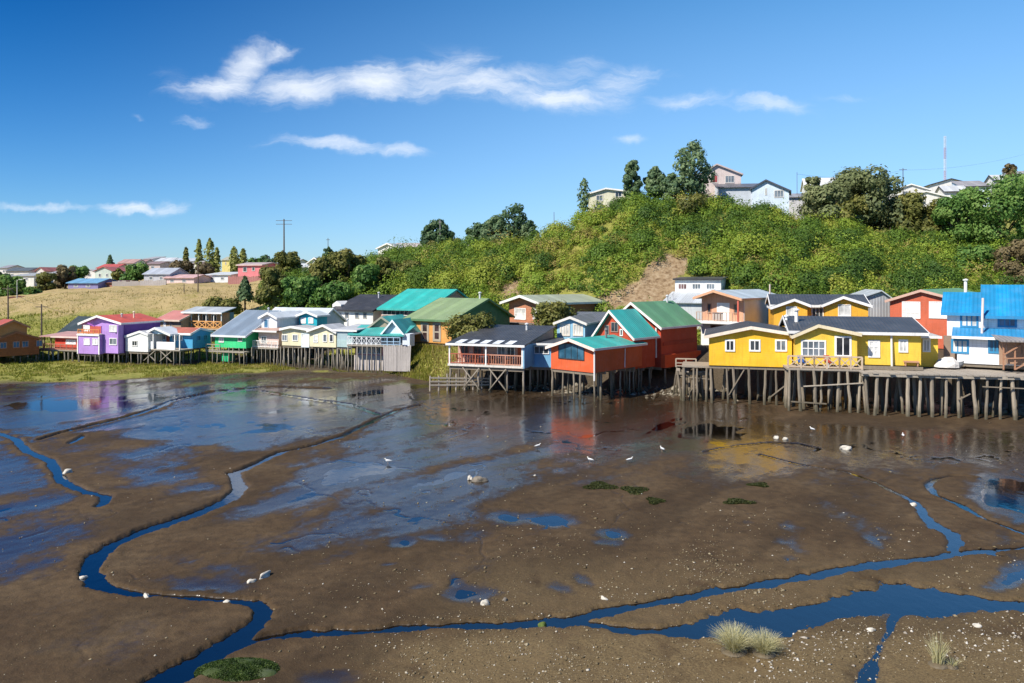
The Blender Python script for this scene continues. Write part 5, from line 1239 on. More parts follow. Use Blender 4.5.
far_house(789, 806, 197, 208, 194, 146, (.62, .62, .64), (.30, .30, .31), 'small grey white hut right of the pale blue gable', 'shed', 12, 5, [(791, 199, 795, 203)], group=GH)
far_house(806, 842, 186, 198, 178, 175, (.70, .70, .68), (.66, .67, .68), 'white roofed house showing between the dull grey trees', 'side', 14, 8, [(826, 188, 834, 194)], group=GH, trim=WHITE)
far_house(818, 850, 188, 198, 183, 165, (.66, .66, .64), (.12, .12, .12), 'white house with black roof edge left of the spreading tree', 'front', 14, 6, [(838, 189, 844, 195)], group=GH, trim=DARK)
for i, (x0, x1, ev, bs, rd, Y, st, lab, wn) in enumerate((
    (892, 930, 190, 202, 184, 190, 'front', 'white gabled house below the hilltop pole', [(903, 191, 908, 196)]),
    (930, 972, 184, 200, 178.5, 200, 'front', 'wide white house under the tall radio mast', [(940, 187, 947, 191), (958, 186, 965, 191)]),
    (900, 952, 198, 208, 191, 176, 'front', 'low white house with dark windows above the olive trees', [(905, 200, 914, 205, 3, DKG), (918, 201, 926, 205, 2, DKG)]),
    (945, 968, 191, 206, 186, 182, 'side', 'small pale house with a long sloping roof left of the blue white house', [(950, 194, 955, 199)]),
    (962, 990, 186, 204, 181, 184, 'shed', 'pale blue white house touching the bright green tree', [(970, 188, 977, 193)]),
    (996, 1016, 180, 194, 175, 186, 'side', 'white house behind the top of the bright green tree', [(1000, 182, 1006, 187)]),
    (1014, 1046, 176, 192, 171, 188, 'shed', 'brownish roofed house cut by the right edge on the skyline', [(1018, 178, 1023, 184)]))):
    far_house(x0, x1, ev, bs, rd, Y, WT if i != 4 else (.6, .7, .78), LR if i % 2 else (.33, .31, .31), lab, st, 12, 7, wn, group=GH, trim=WHITE if i in (0, 2) else DARK, apex=.5)
far_house(378, 398, 248, 259, 243.5, 165, (.76, .75, .72), (.5, .5, .5), 'white gabled end house beside the dark spreading pine', 'front', 25, 9, [], group=GL, trim=WHITE)
far_house(394, 428, 247, 258, 243.5, 168, (.74, .70, .68), (.60, .52, .50), 'long white house on the ridge between the gable and the pine', 'side', 6, 7, [(400, 249, 404, 254), (407, 249, 413, 254), (417, 246, 421, 251)], group=GL)
far_house(458, 492, 246, 256, 244.5, 155, (.60, .54, .54), (.4, .36, .35), 'low pale wall like building on the saddle behind the olive bush', 'shed', 6, 5, [], group=GL)
far_house(308, 322, 263, 273, 258, 190, (.76, .75, .72), (.18, .18, .19), 'small white gable at the top of the olive wood', 'front', 20, 7, [(312, 264, 315, 268, 1)], group=GL, trim=WHITE)
far_house(297, 310, 267, 276, 264, 195, (.6, .6, .6), (.6, .64, .66), 'low grey white house left of the small white gable', 'side', 12, 6, [], group=GL)
h = far_house(238, 262, 265, 281, 263, 185, (.66, .20, .22), (.50, .40, .38), 'bright pink house above the dry slope', 'side', 18, 8, [(243, 267, 247, 272, 1, DKG), (252, 267, 255, 271, 1, DKG)], group=GL, trim=('plain', (.6, .45, .42)))
far_house(261, 281, 266.5, 280, 263.5, 190, (.52, .17, .18), (.30, .22, .21), 'dull pink annex right of the bright pink house', 'side', 18, 8, [(268, 268, 272, 272, 1, WHITE and MIDG)], group=GL)
for x0, x1, ev, bs, rd, Y, wc, rc, st, lab in (
    (205, 231, 275, 283, 272.5, 190, (.68, .72, .74), (.6, .63, .65), 'shed', 'pale blue white shed left of the pink house'),
    (164, 194, 278, 285, 275, 185, (.70, .55, .52), (.62, .40, .38), 'side', 'pale pink long house above the dry slope'),
    (144, 170, 274, 284, 268.5, 188, (.45, .46, .5), (.42, .46, .52), 'side', 'grey roofed house right of the round green tree'),
    (68, 98, 283, 290, 279, 182, (.24, .22, .42), (.16, .36, .55), 'side', 'blue roofed shack with violet wall on top of the dry slope'),
    (95, 113, 271, 281, 267, 220, (.50, .58, .52), (.38, .12, .10), 'front', 'pale green gabled house with a dark red roof'),
    (97, 116, 268, 276, 264.5, 240, (.6, .4, .38), (.50, .10, .08), 'side', 'red roofed house behind the pale green one'),
    (118, 134, 263, 271, 259.5, 280, (.68, .62, .58), (.45, .28, .25), 'side', 'cream town house on the left skyline'),
    (133, 143, 263, 269, 260, 285, (.55, .5, .46), (.35, .22, .2), 'side', 'small brown roofed house next to the cream town house'),
    (143, 153, 259, 269, 257, 290, (.74, .72, .70), (.4, .4, .4), 'shed', 'narrow white tower like house on the left skyline'),
    (156, 171, 261, 270, 258, 285, (.66, .66, .66), (.55, .57, .6), 'side', 'low white house right of the narrow white tower'),
    (172, 194, 261, 271, 258.5, 275, (.58, .6, .62), (.48, .52, .56), 'side', 'grey white house behind the rusty brown tree'),
    (6, 29, 271, 282, 268, 240, (.6, .58, .54), (.10, .12, .13), 'side', 'white house with black roof at the far left'),
    (12, 34, 276, 283, 273.5, 225, (.64, .64, .60), (.38, .40, .4), 'shed', 'pale house below the black roofed one'),
    (36, 45, 271, 280, 267.5, 240, (.66, .62, .58), (.40, .14, .12), 'front', 'small white gable left of the bare looking tree'),
    (222, 230, 260, 268, 257, 270, (.66, .56, .2), (.4, .4, .3), 'side', 'little yellow house between the poplars'),
    (100, 112, 283, 290, 281, 184, (.34, .14, .10), (.25, .12, .1), 'shed', 'rusty red hut on the slope under the pale green house')):
    w = x1 - x0
    far_house(x0, x1, ev, bs, rd, Y, wc, rc, lab, st, 14, 7, [(x0 + w * f, ev + (bs - ev) * .25, x0 + w * (f + .14), ev + (bs - ev) * .6, 1) for f in ((.2, .6) if w > 12 else (.4,))], group=GL)
for x0, x1, ev, bs, rd, Y, wc, rc, st, lab in (
    (48, 60, 274, 281, 271.5, 235, (.66, .64, .6), (.34, .36, .38), 'side', 'small grey roofed house behind the bare looking tree'),
    (84, 96, 272, 279, 269.5, 250, (.70, .68, .64), (.5, .5, .5), 'front', 'little white house left of the pale green one'),
    (0, 8, 268, 275, 265.5, 260, (.62, .6, .58), (.3, .3, .32), 'side', 'house roof at the far left edge of the skyline'),
    (146, 160, 264, 271, 262, 270, (.52, .44, .42), (.28, .2, .19), 'side', 'brown roofed house below the narrow white tower'),
    (192, 200, 265, 272, 262.5, 240, (.72, .7, .66), (.45, .3, .28), 'front', 'tiny white gable between the brown trees and the slim poplar'),
    (283, 296, 262, 270, 259.5, 215, (.68, .68, .66), (.4, .42, .44), 'side', 'white house half hidden by the round brownish skyline tree')):
    far_house(x0, x1, ev, bs, rd, Y, wc, rc, lab, st, 14, 7, [(x0 + (x1 - x0) * .35, ev + 2, x0 + (x1 - x0) * .6, ev + 4.5, 1)], group=GL)
def cable(a, b, sag, label):
    n = 14; pts = []
    for i in range(n + 1):
        f = i / n; p = Vector(a).lerp(Vector(b), f); p.z -= sag * 4 * f * (1 - f); pts.append(p)
    o = MB().tube(pts, .018, 4).build('power_cable', mat('plain', (.03, .03, .03))); tag(o, label, 'cable')
cable(P(8, 287, 112), P(41.5, 305, 106), .5, 'sagging cable from the pole behind the orange house to the pole by the red cabin')
cable(P(41.5, 305, 106), P(120, 317, 100), .7, 'cable from the pole by the red cabin to the purple house roof')
cable(P(903, 170, 178), P(1040, 150, 176), 1.2, 'cable running right from the hilltop pole over the white houses')
cable(P(903, 170, 178), P(797, 174, 150), 1.2, 'cable running left from the hilltop pole to the thin pole')
# garden fences on the slope
def slope_fence(x0, x1, base, Y, hgt, col, label):
    h = House('garden_fence', label, 'fence', x1, Y, base, 6, pl=x0, L=.2); mb = MB(); n = max(6, int(h.w / .5))
    for i in range(n): mb.box(i * h.w / n + .01, (i + 1) * h.w / n - .01, 0, .05, -1, hgt + random.uniform(-.15, .15))
    h.add('boards', mb, ('wood', col))
    mb = MB()
    for i in range(0, n + 1, 4): mb.box(i * h.w / n - .05, i * h.w / n + .05, .053, .15, -1.2, hgt + .1)
    h.add('post', mb, ('wood', (.2, .16, .12)))
slope_fence(112, 142, 286.5, 180, 1.3, (.40, .36, .33), 'grey board fence on the slope under the round green tree')
slope_fence(140, 166, 285.5, 178, 1.2, (.46, .42, .40), 'pale board fence left of the pale pink house')
slope_fence(8, 32, 302, 166, 1.2, (.16, .06, .05), 'dark red fence below the leafy tree at the far left')
slope_fence(228, 262, 283, 172, 1.5, (.44, .20, .18), 'reddish fence in front of the pink house')

# ------------------------------------------------------------------ poles and masts
def pole(px, top, base, Y, label, arm=1.6, r=.1, name='utility_pole', cat='pole', col=('wood', (.13, .10, .08)), lamp=False, arms=1):
    X = (px - 512) / F * Y; zb = tz(X, Y); zt = CH - (top - HZ) / F * Y
    root = tag(empty(name, Matrix.Translation((X, Y, zb))), label, cat)
    H = zt - zb
    MB().tube([(0, 0, -.6), (.02, 0, H * .5), (0, 0, H)], [r, r * .85, r * .65], 7).build('shaft', mat(*col), root)
    for k in range(arms):
        MB().beam((-arm / 2, .0, H - .4 - .9 * k), (arm / 2, .0, H - .4 - .9 * k), .1).build('crossarm', mat(*col), root)
    if lamp:
        b = MB().tube([(0, 0, H - .3), (.5, -.3, H + .1), (1.2, -.6, H + .15)], .05, 6).build('lamp_arm', mat('plain', (.4, .4, .4)), root)
        MB().box(1.0, 1.6, -.75, -.5, H + .05, H + .2).build('lamp_head', mat('plain', (.6, .6, .6)), b)
    return root
pole(8, 286, 330, 112, 'dark utility pole behind the roof of the orange house', r=.13)
pole(41.5, 304, 336, 106, 'dark utility pole beside the low red cabin', r=.13)
pole(17, 280, 300, 165, 'thin lamp post by the leafy tree at the far left', lamp=True, arms=0, col=('plain', (.45, .45, .45)), name='lamp_post', cat='lamp post')
pole(198, 262, 296, 150, 'wooden pole with a white lamp on the dry slope', lamp=True, arms=0, r=.13)
pole(184, 284, 296, 150, 'short dark post on the dry slope left of the lamp pole', arms=0, r=.1)
pole(284, 219, 270, 190, 'tall dark mast with crossarms on the left skyline', r=.22, arm=4.0, arms=2, name='power_mast', cat='mast')
pole(328, 238, 262, 170, 'thin pole rising behind the olive wood', r=.09, arm=.8)
pole(394, 236, 250, 180, 'thin aerial on the long white house', r=.05, arms=0, name='aerial', cat='aerial')
pole(440, 220, 256, 148, 'pale street pole in front of the dark spreading pine', r=.08, arm=.6, col=('plain', (.4, .38, .36)))
pole(487, 231, 256, 150, 'pale post near the rounded blue green tree', r=.08, arms=0, col=('plain', (.5, .48, .45)))
pole(903, 168, 200, 178, 'wooden pole with crossarms over the white hilltop houses', r=.12, arm=1.8)
pole(797, 172, 206, 150, 'thin pole beside the small grey white hut', r=.06, arms=0)
pole(554, 212, 236, 142, 'short leaning pole on the ridge left of the hill', r=.07, arms=0)
def radio_mast():
    px, Y = 945, 205; X = (px - 512) / F * Y; zb = tz(X, Y); H = CH - (136 - HZ) / F * Y - zb
    root = tag(empty('radio_mast', Matrix.Translation((X, Y, zb))), 'tall thin red and white lattice radio mast on the right hilltop', 'mast')
    for k in range(6):
        z0, z1 = H * k / 6, H * (k + 1) / 6; mb = MB()
        c = [(.28 * math.cos(a), .28 * math.sin(a)) for a in (0, 2.09, 4.19)]
        for x, y in c: mb.beam((x, y, z0), (x, y, z1), .06)
        for q in range(5):
            za, zc = z0 + (z1 - z0) * q / 5, z0 + (z1 - z0) * (q + 1) / 5
            for i in range(3): mb.beam((*c[i], za), (*c[(i + 1) % 3], zc), .035)
        mb.build('section', mat('plain', (.72, .70, .68) if k % 2 else (.55, .30, .26)), root)
radio_mast()

# ------------------------------------------------------------------ on the mud
def noisy_rock(name, px, py, sx, sy, sz, m, label, cat='rock', seed=0, group=None, z=0.0):
    x, y = on_mud(px, py)
    bm = bmesh.new(); bmesh.ops.create_icosphere(bm, subdivisions=3, radius=1)
    rng = random.Random(seed)
    f = [Vector((rng.uniform(-3, 3), rng.uniform(-3, 3), rng.uniform(-3, 3))) for _ in range(4)]
    for v in bm.verts:
        k = 1 + sum(.11 * math.sin(q.dot(v.co) * 1.7 + i) for i, q in enumerate(f))
        v.co = Vector((v.co.x * sx * k, v.co.y * sy * k, max(-.25, v.co.z) * sz * k))
    me = bpy.data.meshes.new(name); bm.to_mesh(me); bm.free(); me.materials.append(m)
    for p in me.polygons: p.use_smooth = True
    o = bpy.data.objects.new(name, me); C.objects.link(o); o.location = (x, y, z + max(-.03, float(mudz(x, y)[0]))); o.rotation_euler.z = rng.uniform(0, 3)
    return tag(o, label, cat, group)
def stone_mat(col):
    s = NT('stone'); g = s.obj(); n = s.noise(g, 5, 5, .65)
    s.bsdf(s.mix(s.mr(n, .35, .65, 0, 1), col, tuple(c * .5 for c in col)), .8, .3, n, .6, .05); return s.m
SG, SW, SGR = stone_mat((.22, .19, .15)), stone_mat((.60, .56, .48)), stone_mat((.10, .14, .025))
noisy_rock('rock', 542, 626, .14, .13, .17, SGR, 'round mossy green rock standing in the middle creek', seed=3)
noisy_rock('rock', 485, 606, .16, .12, .15, SW, 'pale grey stone lying just above the middle creek', seed=4)
noisy_rock('rock', 505, 602, .10, .09, .08, SG, 'small dark stone right of the pale grey one', seed=5)
noisy_rock('rock', 604, 601, .15, .09, .07, SW, 'flat whitish stone on the mud left of the creek fork', seed=6)
noisy_rock('rock', 265, 578, .30, .13, .17, SW, 'white angular rock on the mud inside the left creek bend', seed=7)
noisy_rock('rock', 251, 583, .16, .10, .10, SW, 'smaller white rock touching the angular one', seed=8)
noisy_rock('rock', 146, 599, .2, .09, .08, SW, 'long pale stone on the edge of the left creek', seed=9)
noisy_rock('rock', 227, 605, .11, .08, .08, SW, 'small pale stone in the left creek before its bend', seed=10)
noisy_rock('rock', 83, 578, .16, .12, .12, SW, 'pale stone at the outer bank of the left creek', seed=12)
noisy_rock('rock', 68, 474, .28, .2, .2, SW, 'creamy white rock beside the small left pool', seed=13)
noisy_rock('rock', 913, 505, .22, .16, .14, SW, 'white rock at the head of the right hand creek', seed=14)
noisy_rock('rock', 846, 449, .42, .28, .2, SW, 'white boulder on the mud below the boardwalk', seed=15)
noisy_rock('rock', 785, 440, .2, .16, .18, SW, 'left one of two pale stones near the orange reflections', seed=16)
noisy_rock('rock', 776, 439, .22, .18, .2, SW, 'rounder pale stone close beside the other near the orange reflections', seed=17)
noisy_rock('rock', 977, 629, .14, .1, .08, SW, 'white stone on the gravel near the bottom right tuft', seed=18)
noisy_rock('rock', 871, 633, .13, .09, .09, SW, 'white stone by the gravelly wet hollow', seed=19)
noisy_rock('rock', 480, 481, .5, .3, .2, SG, 'low dark muddy hump with white debris in the middle of the flat', seed=20)
noisy_rock('rock', 470, 480, .2, .14, .16, SW, 'white lump on top of the low muddy hump', seed=21, z=.06)
# green hummock near the creek mouth
def hummock():
    x, y = on_mud(238, 672); root = tag(empty('weed_hummock', Matrix.Translation((x, y, 0))), 'dark green weed covered hummock beside the creek mouth at bottom left', 'weed')
    bm = bmesh.new(); bmesh.ops.create_icosphere(bm, subdivisions=4, radius=1)
    for v in bm.verts:
        k = 1 + .15 * math.sin(v.co.x * 5 + 1) * math.sin(v.co.y * 4); v.co = Vector((v.co.x * 1.15 * k, v.co.y * .62 * k, max(v.co.z, -.2) * .2 * k))
    me = bpy.data.meshes.new('mud_core'); bm.to_mesh(me); bm.free(); me.materials.append(mat('plain', (.04, .06, .012)))
    o = bpy.data.objects.new('mud_core', me); C.objects.link(o); o.parent = root
    n = 9000; a = RNG.random(n) * 6.283; r = RNG.random(n) ** .5
    c = np.stack([1.2 * r * np.cos(a), .66 * r * np.sin(a), .2 * np.sqrt(np.clip(1 - r * r, 0, 1)) + .02 * RNG.random(n)], 1)
    nr = np.array([0, 0, 1.0]) + RNG.normal(size=(n, 3)) * .6; nr /= np.linalg.norm(nr, axis=1, keepdims=True)
    o = fast_mesh('weed', leaf_quads(c, nr, RNG.uniform(.015, .04, n)), np.arange(4 * n).reshape(-1, 4), leaf_mat('weed_fronds', [(0, (.015, .03, .006)), (.5, (.04, .075, .012)), (1, (.10, .14, .03))]), {'tone': np.repeat(np.clip(.4 + .25 * np.sin(c[:, 0] * 9) * np.sin(c[:, 1] * 11) + RNG.normal(size=n) * .2, 0, 1), 4)}); o.parent = root
hummock()
WEED = leaf_mat('weed_mat', [(0, (.015, .02, .006)), (.5, (.04, .05, .012)), (1, (.075, .085, .02))])
def weed_mat(px, py, rx, ry, label, cat='weed'):
    x, y = on_mud(px, py); n = 1500; a = RNG.random(n) * 6.283; r = RNG.random(n) ** .5 * (1 + .3 * np.sin(a * 3 + px))
    c = np.stack([rx * r * np.cos(a), ry * r * np.sin(a), .01 + .025 * np.clip(1 - r, 0, 1) + .015 * RNG.random(n)], 1)
    nr = np.array([0, 0, 1.0]) + RNG.normal(size=(n, 3)) * .5; nr /= np.linalg.norm(nr, axis=1, keepdims=True)
    o = fast_mesh('weed_patch', leaf_quads(c, nr, RNG.uniform(.03, .08, n)), np.arange(4 * n).reshape(-1, 4), WEED, {'tone': np.repeat(RNG.random(n), 4)})
    o.location = (x, y, float(mudz(x, y)[0])); tag(o, label, cat)
weed_mat(600, 487, .8, .75, 'wide flat patch of dark weed left of the round one'); weed_mat(635, 492, .62, .75, 'round patch of darkest green weed in mid flat')
weed_mat(738, 503, .7, .45, 'lone olive weed patch below the orange reflections'); weed_mat(759, 486, .5, .4, 'small ragged weed patch near the orange reflections'); weed_mat(655, 503, .4, .5, 'faint small weed patch below the round one'); weed_mat(882, 486, .5, .6, 'weed patch beside the thin right hand rivulet')
# tufts of dry grass
TUFT = leaf_mat('tuft_blades', [(0, (.27, .25, .09)), (.5, (.52, .48, .25)), (1, (.70, .66, .44))])
def tuft(px, py, r, h, n, label, lean=.75, w=.006):
    x, y = on_mud(px, py); b = RNG.random(n) * 6.283; k = RNG.random(n) ** .7; hh = h * RNG.uniform(.55, 1.05, n)
    bx, by = r * .3 * np.cos(b) * RNG.random(n), r * .3 * np.sin(b) * RNG.random(n)
    S_ = 5; vs = []
    a = RNG.random(n) * 6.283; wx, wy = np.cos(a) * w, np.sin(a) * w
    for i in range(S_):
        f = i / (S_ - 1); o_ = lean * r * k * f ** 1.7 * 1.3
        cx, cy, cz = bx + np.cos(b) * o_, by + np.sin(b) * o_, hh * (f - .35 * k * f * f)
        t = 1 - .75 * f
        vs += [np.stack([cx - wx * t, cy - wy * t, cz], 1), np.stack([cx + wx * t, cy + wy * t, cz], 1)]
    v = np.stack(vs, 1).reshape(-1, 3); q = []
    base = np.arange(n)[:, None] * (2 * S_)
    for i in range(S_ - 1): q.append(base + np.array([2 * i, 2 * i + 1, 2 * i + 3, 2 * i + 2]))
    root = tag(empty('grass_tuft', Matrix.Translation((x, y, float(mudz(x, y)[0])))), label, 'grass tuft')
    o = fast_mesh('blades', v, np.concatenate(q), TUFT, {'tone': np.repeat(np.clip(RNG.normal(.55, .25, n), 0, 1), 2 * S_)}); o.parent = root
    bm = bmesh.new(); bmesh.ops.create_icosphere(bm, subdivisions=2, radius=1)
    for q_ in bm.verts: q_.co = Vector((q_.co.x * r * .55, q_.co.y * r * .5, max(-.2, q_.co.z) * .09))
    me = bpy.data.meshes.new('root_clod'); bm.to_mesh(me); bm.free(); me.materials.append(mat('plain', (.11, .085, .05))); o = bpy.data.objects.new('root_clod', me); C.objects.link(o); o.parent = root
tuft(734, 655, .72, .86, 1100, 'pale dry grass tuft, the bushier left one of the pair at bottom right')
tuft(764, 658, .62, .72, 900, 'pale dry grass tuft touching the right side of the bushier one')
tuft(938, 668, .5, 1.0, 130, 'sparse bleached stalks standing alone near the bottom right corner', lean=.55, w=.009)
tuft(952, 670, .3, .35, 70, 'low broken stalks at the foot of the bleached ones', lean=.9, w=.008)
# gulls
def gull(px, py, rot, label, col=(.72, .72, .70)):
    x, y = on_mud(px, py); root = tag(empty('gull', Matrix.Translation((x, y, max(0, float(mudz(x, y)[0])))) @ Matrix.Rotation(rot, 4, 'Z') @ Matrix.Scale(.8, 4)), label, 'gull', 'gulls feeding on the mud')
    mb = MB().tube([(-.30, 0, .22), (-.2, 0, .235), (-.08, 0, .24), (.06, 0, .25), (.14, 0, .29), (.18, 0, .35), (.205, 0, .385), (.25, 0, .39), (.27, 0, .385)], [.012, .05, .085, .09, .07, .045, .047, .03, .008], 10)
    mb.build('body', mat('plain', col), root, smooth=True)
    mb = MB()
    for s in (-1, 1): mb.tube([(.10, s * .075, .27), (-.05, s * .095, .265), (-.22, s * .06, .25), (-.36, s * .02, .235)], [.02, .045, .032, .006], 8)
    mb.build('wing', mat('plain', (.36, .38, .40)), root, smooth=True)
    MB().tube([(.255, 0, .385), (.31, 0, .375), (.325, 0, .36)], [.014, .011, .004], 6).build('beak', mat('plain', (.6, .42, .05)), root)
    for s in (-.03, .03):
        MB().tube([(0, s, .19), (.01, s, .09), (0, s, .0), (.05, s, .0)], .008, 5).build('leg', mat('plain', (.5, .35, .25)), root)
gull(590, 463, 2.4, 'white gull on the wet mud, leftmost of those below the red houses'); gull(630, 463, .4, 'white gull right of the first one below the red houses'); gull(662, 452, 1.9, 'gull standing apart on the purplish wet mud at right')
gull(388, 464, 3.0, 'lone gull on the wet mud left of the muddy hump'); gull(538, 449, .5, 'gull on the blue reflection in mid flat'); gull(903, 438, 1.2, 'gull on the wet mud below the wide timber deck'); gull(812, 432, 2.0, 'gull below the narrow boardwalk')
# shells, pebbles and rubble
def pebbles():
    def scatter(px, py, size, col, label, name, up=None, flat=.5):
        Y = ground_depth(py) if up is None else up; X = (px - 512) / F * Y
        z = mudz(X, Y) + size * .12 if up is None else terrain(X, Y)
        if up is None:
            ok = z > -.015; X, Y, z, size = X[ok], Y[ok], z[ok], size[ok]
        n = len(X)
        oc = np.array([(1, 0, 0), (0, 1, 0), (-1, 0, 0), (0, -1, 0), (.1, .1, 1), (0, 0, -.6)], float)
        fc = np.array([(0, 1, 4), (1, 2, 4), (2, 3, 4), (3, 0, 4), (1, 0, 5), (2, 1, 5), (3, 2, 5), (0, 3, 5)])
        a = RNG.random(n) * 6.283; ca, sa = np.cos(a)[:, None], np.sin(a)[:, None]
        s3 = size[:, None, None] * RNG.uniform(.6, 1.3, (n, 1, 3)) * np.array([1, .75, flat])
        p = oc[None] * s3 * RNG.uniform(.75, 1.25, (n, 6, 1)); x = p[..., 0] * ca - p[..., 1] * sa; y = p[..., 0] * sa + p[..., 1] * ca
        v = np.stack([x + X[:, None], y + Y[:, None], p[..., 2] + z[:, None]], -1).reshape(-1, 3)
        f = (fc[None] + (np.arange(n) * 6)[:, None, None]).reshape(-1, 3)
        tone = np.repeat(RNG.random(n), 6)
        o = fast_mesh(name, v, f, leaf_mat(name, col, .75), {'tone': tone}, tri=True); tag(o, label, name.replace('_', ' '), kind='stuff')
    n = 60000; px = RNG.uniform(-60, 1090, n); py = RNG.uniform(395, 700, n)
    d = .03 + .25 * sstep(470, 610, py) * sstep(250, 480, px) + .5 * sstep(620, 660, py) * sstep(330, 480, px) + .35 * np.exp(-((px - 700) / 130) ** 2 - ((py - 575) / 40) ** 2)
    d = d * (.25 + 1.5 * sstep(.45, .62, fbm(px * .02, py * .04, 3, 99)))
    k = RNG.random(n) < d; px, py = px[k], py[k]
    scatter(px, py, np.minimum(RNG.gamma(1.6, .010, len(px)) + .008, .085) * np.interp(py, [400, 683], [1.7, 1.0]), [(0, (.12, .09, .05)), (.55, (.27, .21, .12)), (.88, (.46, .39, .26)), (1, (.74, .70, .62))], 'bleached shells and pebbles strewn over the mud flat', 'shells')
    n = 300; px = np.concatenate([RNG.normal(820, 45, n // 3), RNG.normal(775, 30, n // 3), RNG.normal(985, 30, n // 3)]); py = np.concatenate([RNG.normal(644, 9, n // 3), RNG.normal(662, 10, n // 3), RNG.normal(640, 12, n // 3)])
    scatter(px, py, RNG.gamma(2, .015, len(px)) + .01, [(0, (.35, .3, .24)), (.6, (.66, .6, .5)), (1, (.82, .79, .72))], 'dense patch of pale stones around the wet hollow at bottom right', 'gravel')
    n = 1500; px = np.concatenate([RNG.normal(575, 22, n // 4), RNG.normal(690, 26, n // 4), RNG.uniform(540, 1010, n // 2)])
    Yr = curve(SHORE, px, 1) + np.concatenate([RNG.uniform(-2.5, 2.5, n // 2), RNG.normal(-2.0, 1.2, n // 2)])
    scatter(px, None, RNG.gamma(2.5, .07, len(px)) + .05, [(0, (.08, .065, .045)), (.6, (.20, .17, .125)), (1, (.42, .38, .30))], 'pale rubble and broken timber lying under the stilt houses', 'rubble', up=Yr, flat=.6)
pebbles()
# ------------------------------------------------------------------ camera, sun, sky
cam = bpy.data.objects.new('camera', bpy.data.cameras.new('camera')); C.objects.link(cam)
cam.location = (0, 0, CH); cam.rotation_euler = (R(90), 0, 0)
cam.data.sensor_width = 36; cam.data.lens = F / 1024 * 36; cam.data.shift_y = -(341.5 - HZ) / 1024
cam.data.clip_end = 20000
S = bpy.context.scene; S.camera = cam
EL = R(46); AZ = math.atan2(-.76, -.58)             # bearing of the sun, from +Y towards +X
to_sun = Vector((math.sin(AZ) * math.cos(EL), math.cos(AZ) * math.cos(EL), math.sin(EL)))
sun = bpy.data.objects.new('sun', bpy.data.lights.new('sun', 'SUN')); C.objects.link(sun)
sun.data.energy = 4.6; sun.data.angle = R(.53); sun.data.color = (1, .93, .82)
sun.rotation_euler = (-to_sun).to_track_quat('-Z', 'Y').to_euler()

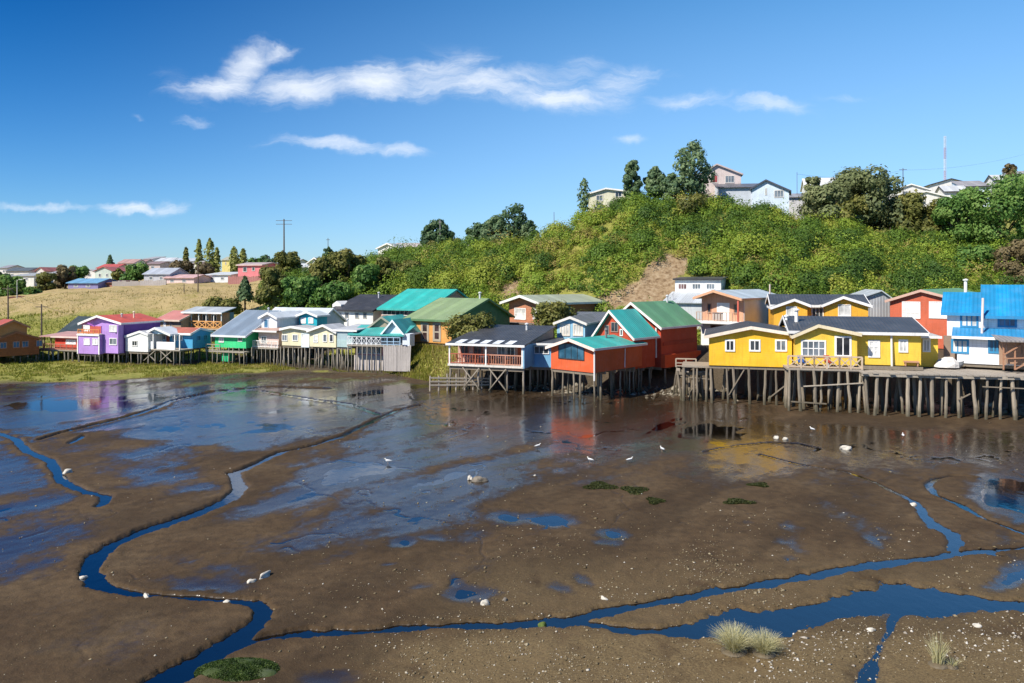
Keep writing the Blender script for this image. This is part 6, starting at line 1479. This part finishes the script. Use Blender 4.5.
def build_sky():
    w = bpy.data.worlds.new('World'); S.world = w; w.use_nodes = True
    s = NT.__new__(NT); s.t = w.node_tree; s.t.nodes.clear()
    out = s.n('ShaderNodeOutputWorld'); bg = s.n('ShaderNodeBackground'); bg.inputs[1].default_value = .14
    sky = s.n('ShaderNodeTexSky', sky_type='NISHITA', sun_disc=False)
    sky.sun_elevation = EL; sky.sun_rotation = AZ; sky.air_density = 1.0; sky.dust_density = .3; sky.ozone_density = 2.5; sky.altitude = 50
    d = s.n('ShaderNodeTexCoord').outputs['Generated']
    sp = s.n('ShaderNodeSeparateXYZ'); s.l(d, sp.inputs[0])
    # polarised sky: deepest at right angles to the sun, paler away from it
    dot = s.n('ShaderNodeVectorMath', operation='DOT_PRODUCT'); s.l(d, dot.inputs[0]); dot.inputs[1].default_value = (-math.sin(AZ), -math.cos(AZ), 0)
    t = s.mr(dot.outputs['Value'], -.05, .95, 0, 1, True)
    el = s.mr(sp.outputs[2], 0, .36, 0, 1)
    k = s.math('MULTIPLY', s.math('SUBTRACT', 1, t), s.mr(sp.outputs[2], -.02, .34, .14, 1))
    tint = s.mix(k, (.78, 1.0, 1.02), (.01, .36, .58))
    hz = s.mix(el, (.58, .58, .76), (.13, .52, .76))
    c = s.mix(1.0, sky.outputs[0], tint, 'MULTIPLY'); c = s.mix(1.0, c, hz, 'MULTIPLY')
    pale = s.math('MULTIPLY', s.math('POWER', t, 1.2), s.mr(sp.outputs[2], 0, .36, .62, .15))
    c = s.mix(pale, c, (2.3, 3.5, 4.7))
    # clouds, placed by bearing and height above the horizon
    y = s.math('MAXIMUM', sp.outputs[1], .02)
    cb = s.n('ShaderNodeCombineXYZ'); s.l(s.math('DIVIDE', sp.outputs[0], y), cb.inputs[0]); s.l(s.math('DIVIDE', sp.outputs[2], y), cb.inputs[1])
    uv = cb.outputs[0]
    wn = s.n('ShaderNodeTexNoise'); s.l(uv, wn.inputs['Vector']); wn.inputs['Scale'].default_value = 9; wn.inputs['Detail'].default_value = 5; wn.inputs['Roughness'].default_value = .6
    wv = s.n('ShaderNodeVectorMath', operation='SUBTRACT'); s.l(wn.outputs['Color'], wv.inputs[0]); wv.inputs[1].default_value = (.5, .5, .5)
    ws = s.n('ShaderNodeVectorMath', operation='SCALE'); s.l(wv.outputs[0], ws.inputs[0]); ws.inputs['Scale'].default_value = .062
    wa = s.n('ShaderNodeVectorMath', operation='ADD'); s.l(uv, wa.inputs[0]); s.l(ws.outputs[0], wa.inputs[1])
    dens = None
    for (cx, cy, rx, ry, a, q) in CLOUDS:
        m = s.n('ShaderNodeMapping', vector_type='TEXTURE'); s.l(wa.outputs[0], m.inputs[0])
        m.inputs['Location'].default_value = ((cx - 512) / F, (HZ - cy) / F, 0); m.inputs['Rotation'].default_value = (0, 0, R(a))
        m.inputs['Scale'].default_value = (rx / F, ry / F, 1)
        ln = s.n('ShaderNodeVectorMath', operation='LENGTH'); s.l(m.outputs[0], ln.inputs[0])
        v = s.mr(ln.outputs['Value'], 0, 1.25, q, 0, True)
        dens = v if dens is None else s.math('MAXIMUM', dens, v)
    mp = s.n('ShaderNodeMapping'); s.l(wa.outputs[0], mp.inputs[0]); mp.inputs['Rotation'].default_value = (0, 0, R(-18)); mp.inputs['Scale'].default_value = (7, 36, 1)
    st = s.noise(mp.outputs[0], 1, 8, .68, .5)
    a = s.math('ADD', s.math('MULTIPLY', dens, 1.45), s.math('MULTIPLY', s.math('SUBTRACT', st, .52), 2.1))
    a = s.math('MULTIPLY', s.mr(a, .1, 1.85, 0, .95, True), s.mr(dens, .0, .4, 0, 1))
    a = s.math('MULTIPLY', a, s.math('GREATER_THAN', sp.outputs[1], .05))
    c = s.mix(a, c, (4.5, 4.75, 5.1))
    s.l(c, bg.inputs[0]); s.l(bg.outputs[0], out.inputs[0])
CLOUDS = [(276, 52, 30, 13, 18, .75), (244, 66, 46, 22, 28, .95), (222, 84, 52, 20, 6, .9), (300, 84, 74, 24, 2, 1.0), (375, 78, 74, 26, 5, 1.0), (440, 76, 70, 28, 0, .8), (490, 88, 80, 22, -5, .85), (550, 95, 84, 22, -3, .85), (620, 84, 70, 30, 14, .6), (470, 62, 70, 24, -14, .5), (575, 70, 70, 26, 0, .5), (530, 80, 110, 34, 0, .5),
          (690, 98, 90, 13, -4, .5), (765, 108, 76, 14, -4, .65), (850, 96, 60, 8, 12, .3), (340, 147, 80, 11, -4, .75), (398, 153, 40, 11, 0, .65), (300, 144, 56, 7, 2, .5), (132, 208, 50, 9, -2, .9), (172, 206, 30, 12, 14, .65), (50, 207, 90, 7, 0, .6), (192, 121, 34, 11, 8, .55), (140, 121, 14, 6, -30, .4), (626, 138, 30, 10, 14, .5), (186, 90, 44, 24, -24, .4)]
build_sky()
S.render.engine = 'CYCLES'
S.cycles.use_denoising = True
S.cycles.max_bounces = 6; S.cycles.transparent_max_bounces = 8
S.cycles.sample_clamp_indirect = 6
S.view_settings.view_transform = 'Standard'; S.view_settings.look = 'None'; S.view_settings.gamma = 1; S.view_settings.use_curve_mapping = False
S.view_settings.exposure = 0.66
